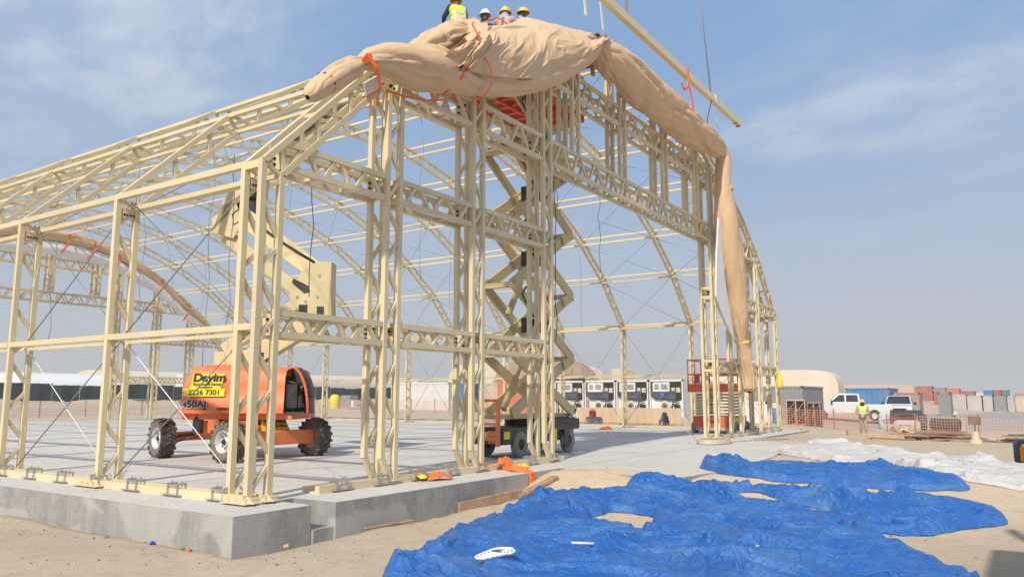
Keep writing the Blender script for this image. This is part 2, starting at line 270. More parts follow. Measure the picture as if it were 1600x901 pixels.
# ---------------------------------------------------------------- mesh builder
def frame(p, q, up=(0, 1, 0)):
    p = Vector(p); q = Vector(q); z = (q-p).normalized(); u = Vector(up)
    if abs(z.dot(u)) > 0.97: u = Vector((1, 0, 0)) if abs(z.x) < 0.9 else Vector((0, 0, 1))
    x = u.cross(z).normalized(); y = z.cross(x)
    return p, q, x, y, z
class MB:
    def __init__(s): s.v = []; s.f = []; s.m = []; s.sm = []
    def add(s, vs, fs, mi=0, smooth=False):
        o = len(s.v); s.v += [tuple(v) for v in vs]
        for f in fs: s.f.append([i+o for i in f]); s.m.append(mi); s.sm.append(smooth)
        return s
    def box(s, c, d, mi=0, rz=0, taper=1.0):
        hx, hy, hz = d[0]/2, d[1]/2, d[2]/2; R = Matrix.Rotation(rz, 3, 'Z'); c = Vector(c)
        P = []
        for z, k in ((-hz, 1), (hz, taper)):
            for x, y in ((-hx, -hy), (hx, -hy), (hx, hy), (-hx, hy)): P.append(c + R @ Vector((x*k, y*k, z)))
        return s.add(P, [(0, 3, 2, 1), (4, 5, 6, 7), (0, 1, 5, 4), (1, 2, 6, 5), (2, 3, 7, 6), (3, 0, 4, 7)], mi)
    def bx(s, x0, x1, y0, y1, z0, z1, mi=0): return s.box(((x0+x1)/2, (y0+y1)/2, (z0+z1)/2), (x1-x0, y1-y0, z1-z0), mi)
    def beam(s, p, q, w, h=None, mi=0, up=(0, 1, 0)):
        h = h or w; p, q, x, y, z = frame(p, q, up)
        P = [b + x*sx*w/2 + y*sy*h/2 for b in (p, q) for sx, sy in ((-1, -1), (1, -1), (1, 1), (-1, 1))]
        return s.add(P, [(0, 3, 2, 1), (4, 5, 6, 7), (0, 1, 5, 4), (1, 2, 6, 5), (2, 3, 7, 6), (3, 0, 4, 7)], mi)
    def cyl(s, p, q, r, r2=None, n=10, mi=0, caps=True, smooth=True):
        r2 = r if r2 is None else r2; p, q, x, y, z = frame(p, q)
        P = []
        for b, rr in ((p, r), (q, r2)):
            for i in range(n):
                a = 2*math.pi*i/n; P.append(b + x*math.cos(a)*rr + y*math.sin(a)*rr)
        s.add(P, [(i, (i+1) % n, n+(i+1) % n, n+i) for i in range(n)], mi, smooth)
        if caps: s.add(P, [tuple(reversed(range(n))), tuple(range(n, 2*n))], mi)
        return s
    def tube(s, pts, r, n=6, mi=0):
        pts = [Vector(p) for p in pts]; P = []; k = len(pts)
        for i, p in enumerate(pts):
            d = (pts[min(i+1, k-1)] - pts[max(i-1, 0)])
            if d.length < 1e-6: d = Vector((0, 0, 1))
            _, _, x, y, z = frame((0, 0, 0), d, (0.13, 0.9, 0.31))
            for j in range(n):
                a = 2*math.pi*j/n; P.append(p + x*math.cos(a)*r + y*math.sin(a)*r)
        F = [(i*n+j, i*n+(j+1) % n, (i+1)*n+(j+1) % n, (i+1)*n+j) for i in range(k-1) for j in range(n)]
        F += [tuple(reversed(range(n))), tuple(range((k-1)*n, k*n))]
        return s.add(P, F, mi, True)
    def lathe(s, prof, c=(0, 0, 0), axis='Z', n=24, mi=0, smooth=True, sx=1, sy=1):
        P = []
        for r, h in prof:
            for i in range(n):
                a = 2*math.pi*i/n; x, y = r*math.cos(a)*sx, r*math.sin(a)*sy
                v = (x, y, h) if axis == 'Z' else ((h, x, y) if axis == 'X' else (x, h, y))
                P.append((v[0]+c[0], v[1]+c[1], v[2]+c[2]))
        k = len(prof)
        return s.add(P, [(j*n+i, j*n+(i+1) % n, (j+1)*n+(i+1) % n, (j+1)*n+i) for j in range(k-1) for i in range(n)], mi, smooth)
    def prism(s, poly, a, b, plane='XZ', mi=0, smooth=False):
        n = len(poly)
        def V(p, t): return (p[0], t, p[1]) if plane == 'XZ' else ((t, p[0], p[1]) if plane == 'YZ' else (p[0], p[1], t))
        P = [V(p, a) for p in poly] + [V(p, b) for p in poly]
        s.add(P, [tuple(range(n)), tuple(reversed(range(n, 2*n)))], mi)
        return s.add(P, [(i, n+i, n+(i+1) % n, (i+1) % n) for i in range(n)], mi, smooth)
    def build(s, name, mats, parent=None, bevel=0, loc=None, fix=True):
        me = bpy.data.meshes.new(name); me.from_pydata(s.v, [], s.f)
        if not isinstance(mats, (list, tuple)): mats = [mats]
        for m in mats: me.materials.append(M[m] if isinstance(m, str) else m)
        me.polygons.foreach_set('material_index', s.m); me.polygons.foreach_set('use_smooth', s.sm)
        if fix:
            import bmesh
            bm = bmesh.new(); bm.from_mesh(me); bmesh.ops.recalc_face_normals(bm, faces=bm.faces); bm.to_mesh(me); bm.free()
        o = bpy.data.objects.new(name, me); C.objects.link(o); o.parent = parent
        if loc: o.location = loc
        if bevel:
            b = o.modifiers.new('bevel', 'BEVEL'); b.width = bevel; b.segments = 2; b.limit_method = 'ANGLE'
        return o
UNIT = {}
def ubeam(name, p, q, w, h, m, parent=None, up=(0, 1, 0)):
    """one square tube as an object of its own, sharing a unit mesh"""
    key = m
    if key not in UNIT:
        me = bpy.data.meshes.new('square_tube_' + m); me.from_pydata(*[x for x in ([(-.5, -.5, 0), (.5, -.5, 0), (.5, .5, 0), (-.5, .5, 0), (-.5, -.5, 1), (.5, -.5, 1), (.5, .5, 1), (-.5, .5, 1)], [], [(0, 3, 2, 1), (4, 5, 6, 7), (0, 1, 5, 4), (1, 2, 6, 5), (2, 3, 7, 6), (3, 0, 4, 7)])])
        me.materials.append(M[m]); UNIT[key] = me
    p, q, x, y, z = frame(p, q, up)
    o = bpy.data.objects.new(name, UNIT[key]); C.objects.link(o); o.parent = parent
    R = Matrix((x, y, z)).transposed().to_4x4()
    o.matrix_local = Matrix.Translation(p) @ R @ Matrix.Diagonal((w, h or w, (q-p).length, 1))
    return o
def text(name, s, size, mat_, M4, parent, depth=0.002, align='CENTER', sx=1.0, bold=0.0, shear=0.0):
    cu = bpy.data.curves.new(name, 'FONT'); cu.body = s; cu.size = size; cu.extrude = depth; cu.align_x = align; cu.align_y = 'CENTER'; cu.offset = bold; cu.shear = shear
    t = bpy.data.objects.new('tmp', cu); C.objects.link(t)
    bpy.context.view_layer.update()
    me = bpy.data.meshes.new_from_object(t.evaluated_get(bpy.context.evaluated_depsgraph_get()))
    bpy.data.objects.remove(t); me.materials.clear(); me.materials.append(M[mat_])
    o = bpy.data.objects.new(name, me); C.objects.link(o); o.parent = parent
    o.matrix_local = M4 @ Matrix.Diagonal((sx, 1, 1, 1))
    return o

# ---------------------------------------------------------------- noise
def _h(ix, iy, s):
    h = np.sin(ix*127.1 + iy*311.7 + s*74.7)*43758.5453
    return h - np.floor(h)
def vn(x, y, s=0):
    ix = np.floor(x); iy = np.floor(y); fx = x-ix; fy = y-iy
    fx = fx*fx*fx*(fx*(fx*6-15)+10); fy = fy*fy*fy*(fy*(fy*6-15)+10)
    a = _h(ix, iy, s); b = _h(ix+1, iy, s); c = _h(ix, iy+1, s); d = _h(ix+1, iy+1, s)
    return a+(b-a)*fx+(c-a)*fy+(a-b-c+d)*fx*fy
def fbm(x, y, s=0, o=4):
    t = 0; a = 0.5
    for i in range(o): t = t+a*vn(x*2**i, y*2**i, s+i*13); a *= 0.5
    return t
def ridge(x, y, s=0, p=2.0):
    return (1-np.abs(2*vn(x, y, s)-1))**p
def ss(t): t = np.clip(t, 0, 1); return t*t*(3-2*t)
def G(x, y):
    """height of the ground"""
    x = np.asarray(x, float); y = np.asarray(y, float)
    rise = ss((x-4.6-0.35*np.maximum(0, -y-1)-.5*ss((y+1.5)/1.2))/(2.8-1.1*ss((y+1.5)/1.2)))
    z = -.4+.37*rise
    w_ = ss((9-y)/10)*(1-(1-ss((-y-.3)/2.5))*(1-ss((x-27.2)/3)))
    z = z-.6*ss((x-20)/14)*w_-.6*ss((x-70)/80)*w_
    k = ss((y-34)/6)
    z = z*(1-k)-.05*k+.5*ss((y-50)/50)
    return z
def Gz(x, y): return float(G(x, y))
# ================================================================ GROUND
def lin(spec):
    out = [spec[0][0]]
    for a, b, n in spec: out += list(np.linspace(a, b, n+1)[1:])
    return np.array(out)
xs = lin([(-3000, -300, 9), (-300, -40, 16), (-40, -9, 30), (-9, 13, 200), (13, 40, 90), (40, 120, 60), (120, 500, 30), (500, 4000, 16)])
ys = lin([(-3000, -300, 9), (-300, -40, 16), (-40, -9.5, 26), (-9.5, 1.2, 100), (1.2, 12, 20), (12, 60, 60), (60, 200, 50), (200, 600, 20), (600, 4000, 14)])
X, Y = np.meshgrid(xs, ys, indexing='ij')
Z = G(X, Y)
near = np.exp(-((X-2)**2+(Y+3)**2)/320.0)
outside = (X < -0.05) | (Y < -0.15) | (X > 27.3) | (Y > 37.4)
rut = np.exp(-((X*.35+Y+5.6)/.16)**2)+np.exp(-((X*.35+Y+7.3)/.16)**2)
bumps = (fbm(X*0.9, Y*0.9, 3)-.45)*0.11*near + (fbm(X*4.2, Y*4.2, 9)-.45)*0.035*near + (fbm(X*9, Y*9, 19)-.45)*0.02*near - rut*.03*near*(X < 0)
moundm = np.exp(-((X-5.9)/1.35)**2-((Y+1.3)/1.0)**2)
Z = Z+np.where(outside, bumps+0.13*moundm, -0.12)
Z = Z+np.where((X > 45) | (Y > 55), (fbm(X*0.05, Y*0.05, 4)-.45)*0.5, 0)*ss((np.hypot(X, Y)-50)/40)
# under the concrete apron the sand stays below its surface
ap = (X > 7.0+fbm(Y*1.4, X*0.3, 5)*0.7) & (Y > -2.75+fbm(X*0.8, Y, 2)*0.8) & (X < 19) & (Y < 0)
Z = np.where(ap, np.minimum(Z, -0.06), Z)
nx, ny = X.shape
verts = np.stack([X.ravel(), Y.ravel(), Z.ravel()], 1)
idx = np.arange(nx*ny).reshape(nx, ny)
faces = np.stack([idx[:-1, :-1].ravel(), idx[1:, :-1].ravel(), idx[1:, 1:].ravel(), idx[:-1, 1:].ravel()], 1)
def npmesh(name, verts, faces, mats, parent=None, smooth=True, attr=None, mi=None, attr2=None):
    me = bpy.data.meshes.new(name)
    me.vertices.add(len(verts)); me.vertices.foreach_set('co', np.asarray(verts, np.float32).ravel())
    k = faces.shape[1]
    me.loops.add(faces.size); me.loops.foreach_set('vertex_index', faces.astype(np.int32).ravel())
    me.polygons.add(len(faces)); me.polygons.foreach_set('loop_start', np.arange(0, faces.size, k, dtype=np.int32))
    me.polygons.foreach_set('loop_total', np.full(len(faces), k, np.int32))
    me.update(calc_edges=True)
    me.polygons.foreach_set('use_smooth', np.full(len(faces), smooth))
    for m in mats: me.materials.append(M[m])
    if mi is not None: me.polygons.foreach_set('material_index', np.asarray(mi, np.int32))
    if attr:
        a = me.attributes.new(attr[0], 'FLOAT', 'POINT'); a.data.foreach_set('value', np.asarray(attr[1], np.float32).ravel())
    if attr2:
        a = me.attributes.new(attr2[0], 'FLOAT', 'POINT'); a.data.foreach_set('value', np.asarray(attr2[1], np.float32).ravel())
    me.validate(); me.update()
    o = bpy.data.objects.new(name, me); C.objects.link(o); o.parent = parent
    return o
loose = np.clip(np.exp(-((X-6.6)/2.6)**2-((Y+2.2)/2.0)**2)*1.3+np.exp(-((X-9.5)/5.5)**2-((Y+5.5)/3.2)**2)*0.5, 0, 1)
road_ = ss((X-44)/4)*(1-ss((X-140)/10))*(1-ss((Y-(4-.08*(X-44)))/3))*.9+ss((Y-48)/2)*(1-ss((Y-72)/6))*(X < 48)*.5
tag(npmesh('ground', verts, faces, ['sand'], attr=('loose', loose), attr2=('road', road_)), kind='structure')

# ---------------------------------------------------------------- slab
slab = MB()
SX, SY = 27.0, 37.1
slab.prism([(0, 0), (1.16, 0), (1.16, 0.72), (1.5, 0.72), (1.5, -0.06), (SX, -0.06), (SX, SY), (0, SY)], -0.62, 0.0, 'XY')
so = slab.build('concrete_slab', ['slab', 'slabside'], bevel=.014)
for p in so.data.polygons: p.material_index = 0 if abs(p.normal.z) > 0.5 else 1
tag(so, kind='structure')
b = MB().bx(1.165, 1.495, -0.04, 0.715, -0.5, -0.3)
tag(b.build('slab_notch_floor', 'slabside'), kind='structure')
# saw-cut control joints, slightly recessed look: thin dark strips of sealant laid on the slab
j = MB()
for k in range(1, 7): j.bx(SX/7*k-.004, SX/7*k+.004, 0.3, SY-.3, 0.0, 0.003)
for k in range(1, 10): j.bx(0.3, SX-.3, SY/10*k-.004, SY/10*k+.004, 0.004, 0.0065)
tag(j.build('joint_sealant', 'cable'), kind='structure')
# apron in front of the door
ang = [(7.2, -0.062), (6.9, -0.9), (6.75, -1.9), (7.0, -2.6), (8.6, -2.8), (10.4, -2.72), (12.3, -2.62), (14.2, -2.3), (16.3, -1.9), (18.3, -1.25), (18.6, -0.062)]
apb = MB().prism(ang, -0.5, -0.004, 'XY')
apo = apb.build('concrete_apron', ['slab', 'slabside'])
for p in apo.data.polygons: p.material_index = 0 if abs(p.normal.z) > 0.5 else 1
tag(apo, kind='structure')

# ================================================================ HANGAR
T = 0.084                       # square tube size
FY0, FY1 = 0.77, 1.12           # the two planes of the near gable
XM = 13.34
half = [(0.79, 0.06), (0.79, 4.46), (2.72, 6.40), (4.62, 7.74), (6.84, 8.86), (9.24, 9.70), (11.84, 10.22)]
outer = half+[(2*XM-x, z) for x, z in reversed(half)]
def offset(poly, d):
    out = []
    for i, (x, z) in enumerate(poly):
        def nrm(a, b):
            dx, dz = b[0]-a[0], b[1]-a[1]; l_ = math.hypot(dx, dz); return (dz/l_, -dx/l_)
        if i == 0: n_ = nrm(poly[0], poly[1]); out.append((x+n_[0]*d, z)); continue
        if i == len(poly)-1: n_ = nrm(poly[-2], poly[-1]); out.append((x+n_[0]*d, z)); continue
        a = nrm(poly[i-1], poly[i]); b_ = nrm(poly[i], poly[i+1])
        m_ = (a[0]+b_[0], a[1]+b_[1]); l2 = m_[0]**2+m_[1]**2; k = 2*d/l2
        out.append((x+m_[0]*k, z+m_[1]*k))
    return out
inner = offset(outer, 0.31)
def interp(poly, x):
    for a, b_ in zip(poly, poly[1:]):
        if a[0] < b_[0] and a[0] <= x <= b_[0]: return a[1]+(b_[1]-a[1])*(x-a[0])/(b_[0]-a[0])
    return 4.4
hangar = empty('hangar_frame', (0, 0, 0), 0, 'unfinished cream steel hangar frame standing on the concrete slab', 'hangar')
NB = [0]
def brace(p, q, parent, stuff, w=0.06, h=0.06, up=(0, 1, 0)):
    if stuff is None and NB[0] < 292:
        NB[0] += 1; return ubeam('diagonal_brace', p, q, w, h, 'cream', parent, up)
    (stuff if stuff is not None else OVER).beam(p, q, w, h, 0, up)
OVER = MB()
def zig(a0, a1, b0, b1, pitch, parent, stuff, w=0.055, up=(0, 1, 0), flip=False, gap=0.12):
    a0, a1, b0, b1 = map(Vector, (a0, a1, b0, b1)); n_ = max(1, round(((a1-a0).length+(b1-b0).length)/2/pitch))
    for i in range(n_):
        t0, t1 = (i+gap)/n_, (i+1-gap)/n_
        A = (a0.lerp(a1, t0), b0.lerp(b1, t1)); B = (b0.lerp(b1, t0), a0.lerp(a1, t1))
        p, q = (A if (i % 2 == 0) != flip else B)
        brace(p, q, parent, stuff, w, w, up)
def arch(Yv, parent_name, stuff, braces=True, ypos=None):
    m = MB()
    for poly in (outer, inner):
        for a, b_ in zip(poly, poly[1:]): m.beam((a[0], Yv, a[1]), (b_[0], Yv, b_[1]), T, T, 0)
        for a in poly[1:-1]: m.box((a[0], Yv, a[1]), (T*0.98, T*0.98, T*0.98))
    for a, b_ in list(zip(outer, inner))[1:-1]: m.beam((a[0], Yv, a[1]), (b_[0], Yv, b_[1]), 0.05, 0.05)
    for s_, a in ((1, outer[0]), (-1, outer[-1])): m.bx(a[0]-.06 if s_ > 0 else a[0]-.38, a[0]+.38 if s_ > 0 else a[0]+.06, Yv-.06, Yv+.06, 0.05, 0.075)
    o = m.build(parent_name, 'cream', hangar)
    st = MB() if stuff else None
    for i in range(len(outer)-1):
        a0, a1, b0, b1 = [(p[0], Yv, p[1]) for p in (outer[i], outer[i+1], inner[i], inner[i+1])]
        near_ = (not stuff) and (i < 4)
        if not stuff and not near_:
            if not hasattr(arch, 'rest') or arch.rest is None: arch.rest = MB()
            zig(a0, a1, b0, b1, 0.46, o, arch.rest, flip=i % 2 == 1)
        else: zig(a0, a1, b0, b1, 0.46, o, st, flip=i % 2 == 1)
    if not stuff and getattr(arch, 'rest', None):
        tag(arch.rest.build('web_braces', 'cream', o), kind='stuff'); arch.rest = None
    if st: tag(st.build('web_braces', 'cream', o), kind='stuff')
    return o

def gable(Y0, Y1, near):
    """double arch, box columns and box trusses of one end wall"""
    f = arch(Y0, 'gable_arch', not near); g = arch(Y1, 'gable_arch', True)
    ties = MB()
    for poly in (outer, inner):
        for a in poly[1:-1]: ties.beam((a[0], Y0, a[1]), (a[0], Y1, a[1]), 0.06, 0.06, 0, (0, 0, 1))
        for a, b_ in list(zip(poly, poly[1:]))[1:-1]:
            nn = max(2, int(math.hypot(b_[0]-a[0], b_[1]-a[1])/0.95))
            for k in range(1, nn):
                t = k/nn; x, z = a[0]+(b_[0]-a[0])*t, a[1]+(b_[1]-a[1])*t
                ties.beam((x, Y0, z), (x, Y1, z), 0.05, 0.05, 0, (0, 0, 1))
    ties.build('cross_ties', 'cream', hangar)['kind'] = 'stuff'
    H0, H1, U0, U1 = 6.37, 6.86, 8.27, 8.75
    cols = []
    for xa in (3.2, 5.5, 8.0, 18.38, 20.9, 23.2): cols.append((xa, xa+0.3, 0.06))
    for xa in (9.3, 11.8, 14.58, 17.08): cols.append((xa, xa+0.3, H1))
    for xa, xb, zb in cols:
        m = MB(); lowcol = zb < 1; left = xa < XM
        za, zt = interp(inner, xa), interp(inner, xb)
        heel = 0.34 if lowcol else 0
        outx, inx = (xa, xb) if left else (xb, xa)
        for yy in (Y0, Y1):
            # outer-side chord stops short and kinks in to the foot
            ztop_o = interp(inner, outx); ztop_i = interp(inner, inx)
            m.beam((outx, yy, zb+heel), (outx, yy, ztop_o), T, T); m.beam((inx, yy, zb), (inx, yy, ztop_i), T, T)
            if lowcol:
                m.beam((outx, yy, zb+heel+.02), ((outx+inx*2)/3, yy, zb+0.02), T*0.95, T*0.95)
                m.box((inx, yy, zb), (0.2, 0.16, 0.02))
        for z in (2.31, 4.65, H0+.2):
            if z > zb and z < za:
                for xx in (xa, xb): m.beam((xx, Y0, z-.15), (xx, Y1, z-.15), T*.9, T*.9, 0, (0, 0, 1)); m.beam((xx, Y0, z+.15), (xx, Y1, z+.15), T*.9, T*.9, 0, (0, 0, 1))
        o = m.build('gable_column', 'cream', hangar)
        n_top = min(za, zt)
        st2 = MB()
        for yy in (Y0, Y1):
            ind = None if (near and yy == Y0) else st2
            zig((outx, yy, zb+heel+.05), (outx, yy, n_top), (inx, yy, zb+heel+.05), (inx, yy, n_top), 0.5, o, ind, up=(0, 1, 0))
        if st2.v: tag(st2.build('web_braces', 'cream', o), kind='stuff')
    spans = {}
    full = [(1.09, 3.2), (3.5, 5.5), (5.8, 8.0), (18.68, 20.9), (21.2, 23.2), (23.5, 25.6)]
    spans[(2.16, 2.45)] = full; spans[(4.47, 4.81)] = full
    spans[(H0, H1)] = [(2.95, 3.2), (3.5, 5.5), (5.8, 8.0), (8.3, 18.38), (18.68, 20.9), (21.2, 23.2), (23.5, 23.75)]
    spans[(U0, U1)] = [(6.5, 8.0), (8.3, 9.3), (9.6, 11.8), (12.1, 14.58), (14.88, 17.08), (17.38, 18.38), (18.68, 20.1)]
    for (z0, z1), L_ in spans.items():
        for xa, xb in L_:
            m = MB()
            for yy in (Y0+.012, Y1-.012):
                for z in (z0, z1): m.beam((xa+T/2, yy, z), (xb-T/2, yy, z), T*0.98, T*0.98, 0, (0, 0, 1))
            nn = max(1, int((xb-xa)/0.9))
            for k in range(1, nn+1):
                x = xa+(xb-xa)*k/(nn+1)
                for z in (z0, z1): m.beam((x, Y0, z), (x, Y1, z), 0.05, 0.05, 0, (0, 0, 1))
            o = m.build('gable_truss', 'cream', hangar)
            st2 = MB()
            for yy in (Y0+.012, Y1-.012):
                ind = None if (near and yy < (Y0+Y1)/2 and z0 < 5) or (near and yy < (Y0+Y1)/2 and xa < 9) else st2
                zig((xa+.1, yy, z0), (xb-.1, yy, z0), (xa+.1, yy, z1), (xb-.1, yy, z1), 0.34 if z1-z0 < .4 else .42, o, ind, up=(0, 1, 0), gap=0.16)
            if st2.v: tag(st2.build('web_braces', 'cream', o), kind='stuff')
            # bolted splice plates where the truss meets the columns
            if near and xb-xa > 1:
                for x in ((xa+.11), (xb-.11)):
                    pl = MB().bx(x-.012, x+.012, Y0+.06, Y1-.06, z0, z1)
                    p_ = pl.build('splice_plate', 'cream', o)
                    for k in range(3):
                        zz = z0+(z1-z0)*(0.25+0.25*k)
                        for yy in (Y0+.1, Y1-.1): MB().cyl((x-.035, yy, zz), (x+.035, yy, zz), 0.024, n=8).build('bolt', 'bolt', p_)
gable(FY0, FY1, True)
FRY = [1.12+3.15*k for k in range(1, 11)]
for k, yy in enumerate(FRY): arch(yy, 'arch_frame', k > 1)
YB = 1.12+3.15*11
gable(YB, YB+.35, False)

# purlins: pairs of tubes on the outer and the inner chord, bay by bay
joints = [FY0]+FRY+[YB]
stations = [i for i in range(1, len(outer)-1)]
for k in range(11):
    y0, y1 = (joints[k]+(.35 if k == 0 else 0)), joints[k+1]
    for i in stations:
        for poly, dz in ((outer, 0.0), (inner, 0.0)):
            x, z = poly[i]
            s_ = T*1.05 if i in (1, len(outer)-2) else T*0.8
            ubeam('purlin', (x, y0+T/2, z), (x, y1-T/2, z), s_, s_, 'cream', hangar, (0, 0, 1))
    for X_ in (0.79, 2*XM-0.79):
        ubeam('wall_girt', (X_, y0+T/2, 2.24), (X_, y1-T/2, 2.24), T, T*1.25, 'cream', hangar, (1, 0, 0))
        ubeam('wall_girt', (X_+(.3 if X_ < 5 else -.3), y0+T/2, 2.18), (X_+(.3 if X_ < 5 else -.3), y1-T/2, 2.18), T*.6, T*.6, 'cream', hangar, (1, 0, 0))
ubeam('wall_girt', (0.79, FY0+T/2, 2.24), (0.79, FY1-T/2, 2.24), T, T*1.25, 'cream', hangar, (1, 0, 0))
ubeam('wall_girt', (0.79, FY0+T/2, 4.42), (0.79, FY1-T/2, 4.42), T, T, 'cream', hangar, (1, 0, 0))
if OVER.v: tag(OVER.build('web_braces', 'cream', hangar), kind='stuff')

# bracing cables
def cable(p, q, r=0.009, m='cable', parent=hangar, sag=0.0, name='brace_cable'):
    p = Vector(p); q = Vector(q); n_ = 1 if sag == 0 else 8
    pts = [p.lerp(q, t/n_)-Vector((0, 0, sag*4*(t/n_)*(1-t/n_))) for t in range(n_+1)]
    return MB().tube(pts, r, 5).build(name, m, parent, fix=False)
for k in (0, 1):
    a, b_ = joints[k]+(.35 if k == 0 else 0), joints[k+1]
    for X_ in (1.02,):
        for z0, z1 in ((0.12, 2.2), (2.3, 4.4)):
            cable((X_, a+.05, z0), (X_, b_-.05, z1), 0.008, 'wcable' if z0 < 1 else 'cable'); cable((X_, b_-.05, z0), (X_, a+.05, z1), 0.010)
for k in (0, 1, 2, 4, 5, 8, 9):
    a, b_ = joints[k]+(.35 if k == 0 else 0), joints[k+1]; X_ = 2*XM-.95
    cable((X_, a, .1), (X_, b_, 4.3), 0.009); cable((X_, b_, .1), (X_, a, 4.3), 0.009)
for k in (0, 1, 4, 5, 9, 10):
    a, b_ = joints[k]+(.35 if k == 0 else 0), joints[k+1]
    for i in range(1, len(inner)-2):
        p0, p1 = inner[i], inner[i+1]
        if k > 5 and i < 6: continue
        cable((p0[0], a, p0[1]), (p1[0], b_, p1[1]), 0.0075); cable((p0[0], b_, p0[1]), (p1[0], a, p1[1]), 0.0075)
# ropes hanging from purlins
for x, y, z, l_, m_ in ((4.8, 4.3, 7.2, 3.9, 'dark'), (9.4, 1.3, 6.3, 3.7, 'dark'), (6.7, 7.4, 8.4, 2.0, 'wcable'), (3.0, 4.4, 5.8, 3.2, 'cable'), (17.5, 4.3, 8.6, 3.1, 'dark'), (20.0, 1.2, 8.2, 1.9, 'dark'), (14.6, 4.3, 9.8, 2.6, 'dark'),
                       (11.8, 7.4, 9.8, 5.0, 'cable'), (4.7, 7.5, 7.2, 5.2, 'cable'), (9.2, 10.6, 9.3, 6.3, 'cable'), (22.0, 7.5, 7.1, 3.0, 'cable'), (17.4, 10.7, 8.8, 4.0, 'cable'), (2.9, 10.6, 6.0, 3.6, 'cable'), (6.8, 13.7, 8.5, 5.0, 'cable'), (1.1, 7.4, 4.2, 3.9, 'wcable')):
    pts = [(x+0.05*math.sin(t*1.7+x), y+0.04*math.cos(t*2.1), z-l_*t/8) for t in range(9)]
    MB().tube(pts, 0.010 if m_ == 'dark' else 0.0075, 5).build('hanging_rope', m_, hangar, fix=False)

# base rails, clamps and foot plates
def rail(p, q, n_cl, parent, inward=(1, 0)):
    p = Vector(p); q = Vector(q); d = (q-p).normalized(); nrm = Vector((inward[0], inward[1], 0))
    m = MB()
    m.beam(p+Vector((0, 0, .012)), q+Vector((0, 0, .012)), 0.34, 0.024, 0, (0, 0, 1) if False else (0, 0, 1))
    m.beam(p-nrm*.12+Vector((0, 0, .065)), q-nrm*.12+Vector((0, 0, .065)), 0.085, 0.085, 0, (0, 0, 1))
    m.beam(p+nrm*.16+Vector((0, 0, .055)), q+nrm*.16+Vector((0, 0, .055)), 0.05, 0.06, 0, (0, 0, 1))
    m.build('base_rail', 'cream', parent)
    for i in range(n_cl):
        c = p.lerp(q, (i+.5)/n_cl)
        k = MB()
        for s_ in (-.11, .11):
            a = c+d*s_
            k.beam(a-nrm*.17+Vector((0, 0, .02)), a-nrm*.17+Vector((0, 0, .175)), 0.028, 0.028)
            k.beam(a-nrm*.17+Vector((0, 0, .165)), a-nrm*.04+Vector((0, 0, .165)), 0.024, 0.024, 0, (0, 0, 1))
            k.beam(a-nrm*.05+Vector((0, 0, .03)), a-nrm*.05+Vector((0, 0, .165)), 0.02, 0.02)
            k.cyl(a-nrm*.11+Vector((0, 0, .12)), a-nrm*.11+Vector((0, 0, .205)), 0.010, n=6)
        k.beam(c-d*.13-nrm*.17+Vector((0, 0, .15)), c+d*.13-nrm*.17+Vector((0, 0, .15)), 0.02, 0.03, 0, (0, 0, 1))
        k.build('anchor_clamp', 'galv', parent)
        MB().box(c+nrm*-.2+Vector((0, 0, .028)), (0.05, .42, 0.008) if abs(d.x) < .5 else (.42, 0.05, 0.008)).build('anchor_strap', 'galv', parent)
rail((0.86, 0.74, 0), (0.86, YB+.3, 0), 36, hangar)
rail((2*XM-.86, 1.3, 0), (2*XM-.86, YB, 0), 30, hangar, (-1, 0))
rail((1.95, 0.9, 0), (8.75, 0.9, 0), 8, hangar, (0, 1))
rail((18.3, 0.9, 0), (25.95, 0.9, 0), 8, hangar, (0, 1))
for x, y, rot in [(0.79, FY0, 0), (1.09, FY0, 0)]+[(0.79, yy, 1) for yy in FRY[:3]]:
    m = MB(); m.box((x-.02, y-.03, .04), (.2, .2, .06))
    for k in range(4): m.prism([(y-.30+k*.16-.03, 0.03), (y-.30+k*.16+.1, 0.03), (y-.30+k*.16+.1, .12)], x-.16, x-.15, 'YZ')
    m.box((x-.1, y, .028), (.26, .7 if rot else .5, .012))
    m.build('foot_plate', 'cream', hangar)
# steel gusset and winch hooks at the eave joints
for yy in [FY1]+FRY[:4]:
    m = MB(); m.bx(.86, 1.04, yy-.04, yy+.04, 4.14, 4.30)
    g_ = m.build('eave_gusset', 'cream', hangar)
    bb = MB()
    for k in range(4): bb.cyl((.88+k*.05, yy-.055, 4.2), (.88+k*.05, yy+.055, 4.2), 0.018, n=7)
    bb.build('gusset_bolts', 'bolt', hangar)
    hk = MB(); hk.tube([(.95, yy-.1, 4.32), (.98, yy-.06, 4.42), (1.04, yy+.03, 4.36), (1.1, yy+.06, 4.44), (1.12, yy+.02, 4.32)], 0.018, 6)
    hk.build('cable_shackle', 'galv', hangar)
for X_, yy in ((1.02, 2.6), (1.02, 5.8), (1.02, 8.8)):
    MB().cyl((X_, yy, 1.15), (X_, yy+.14, 1.26), 0.02, n=6).build('turnbuckle', 'galv', hangar)
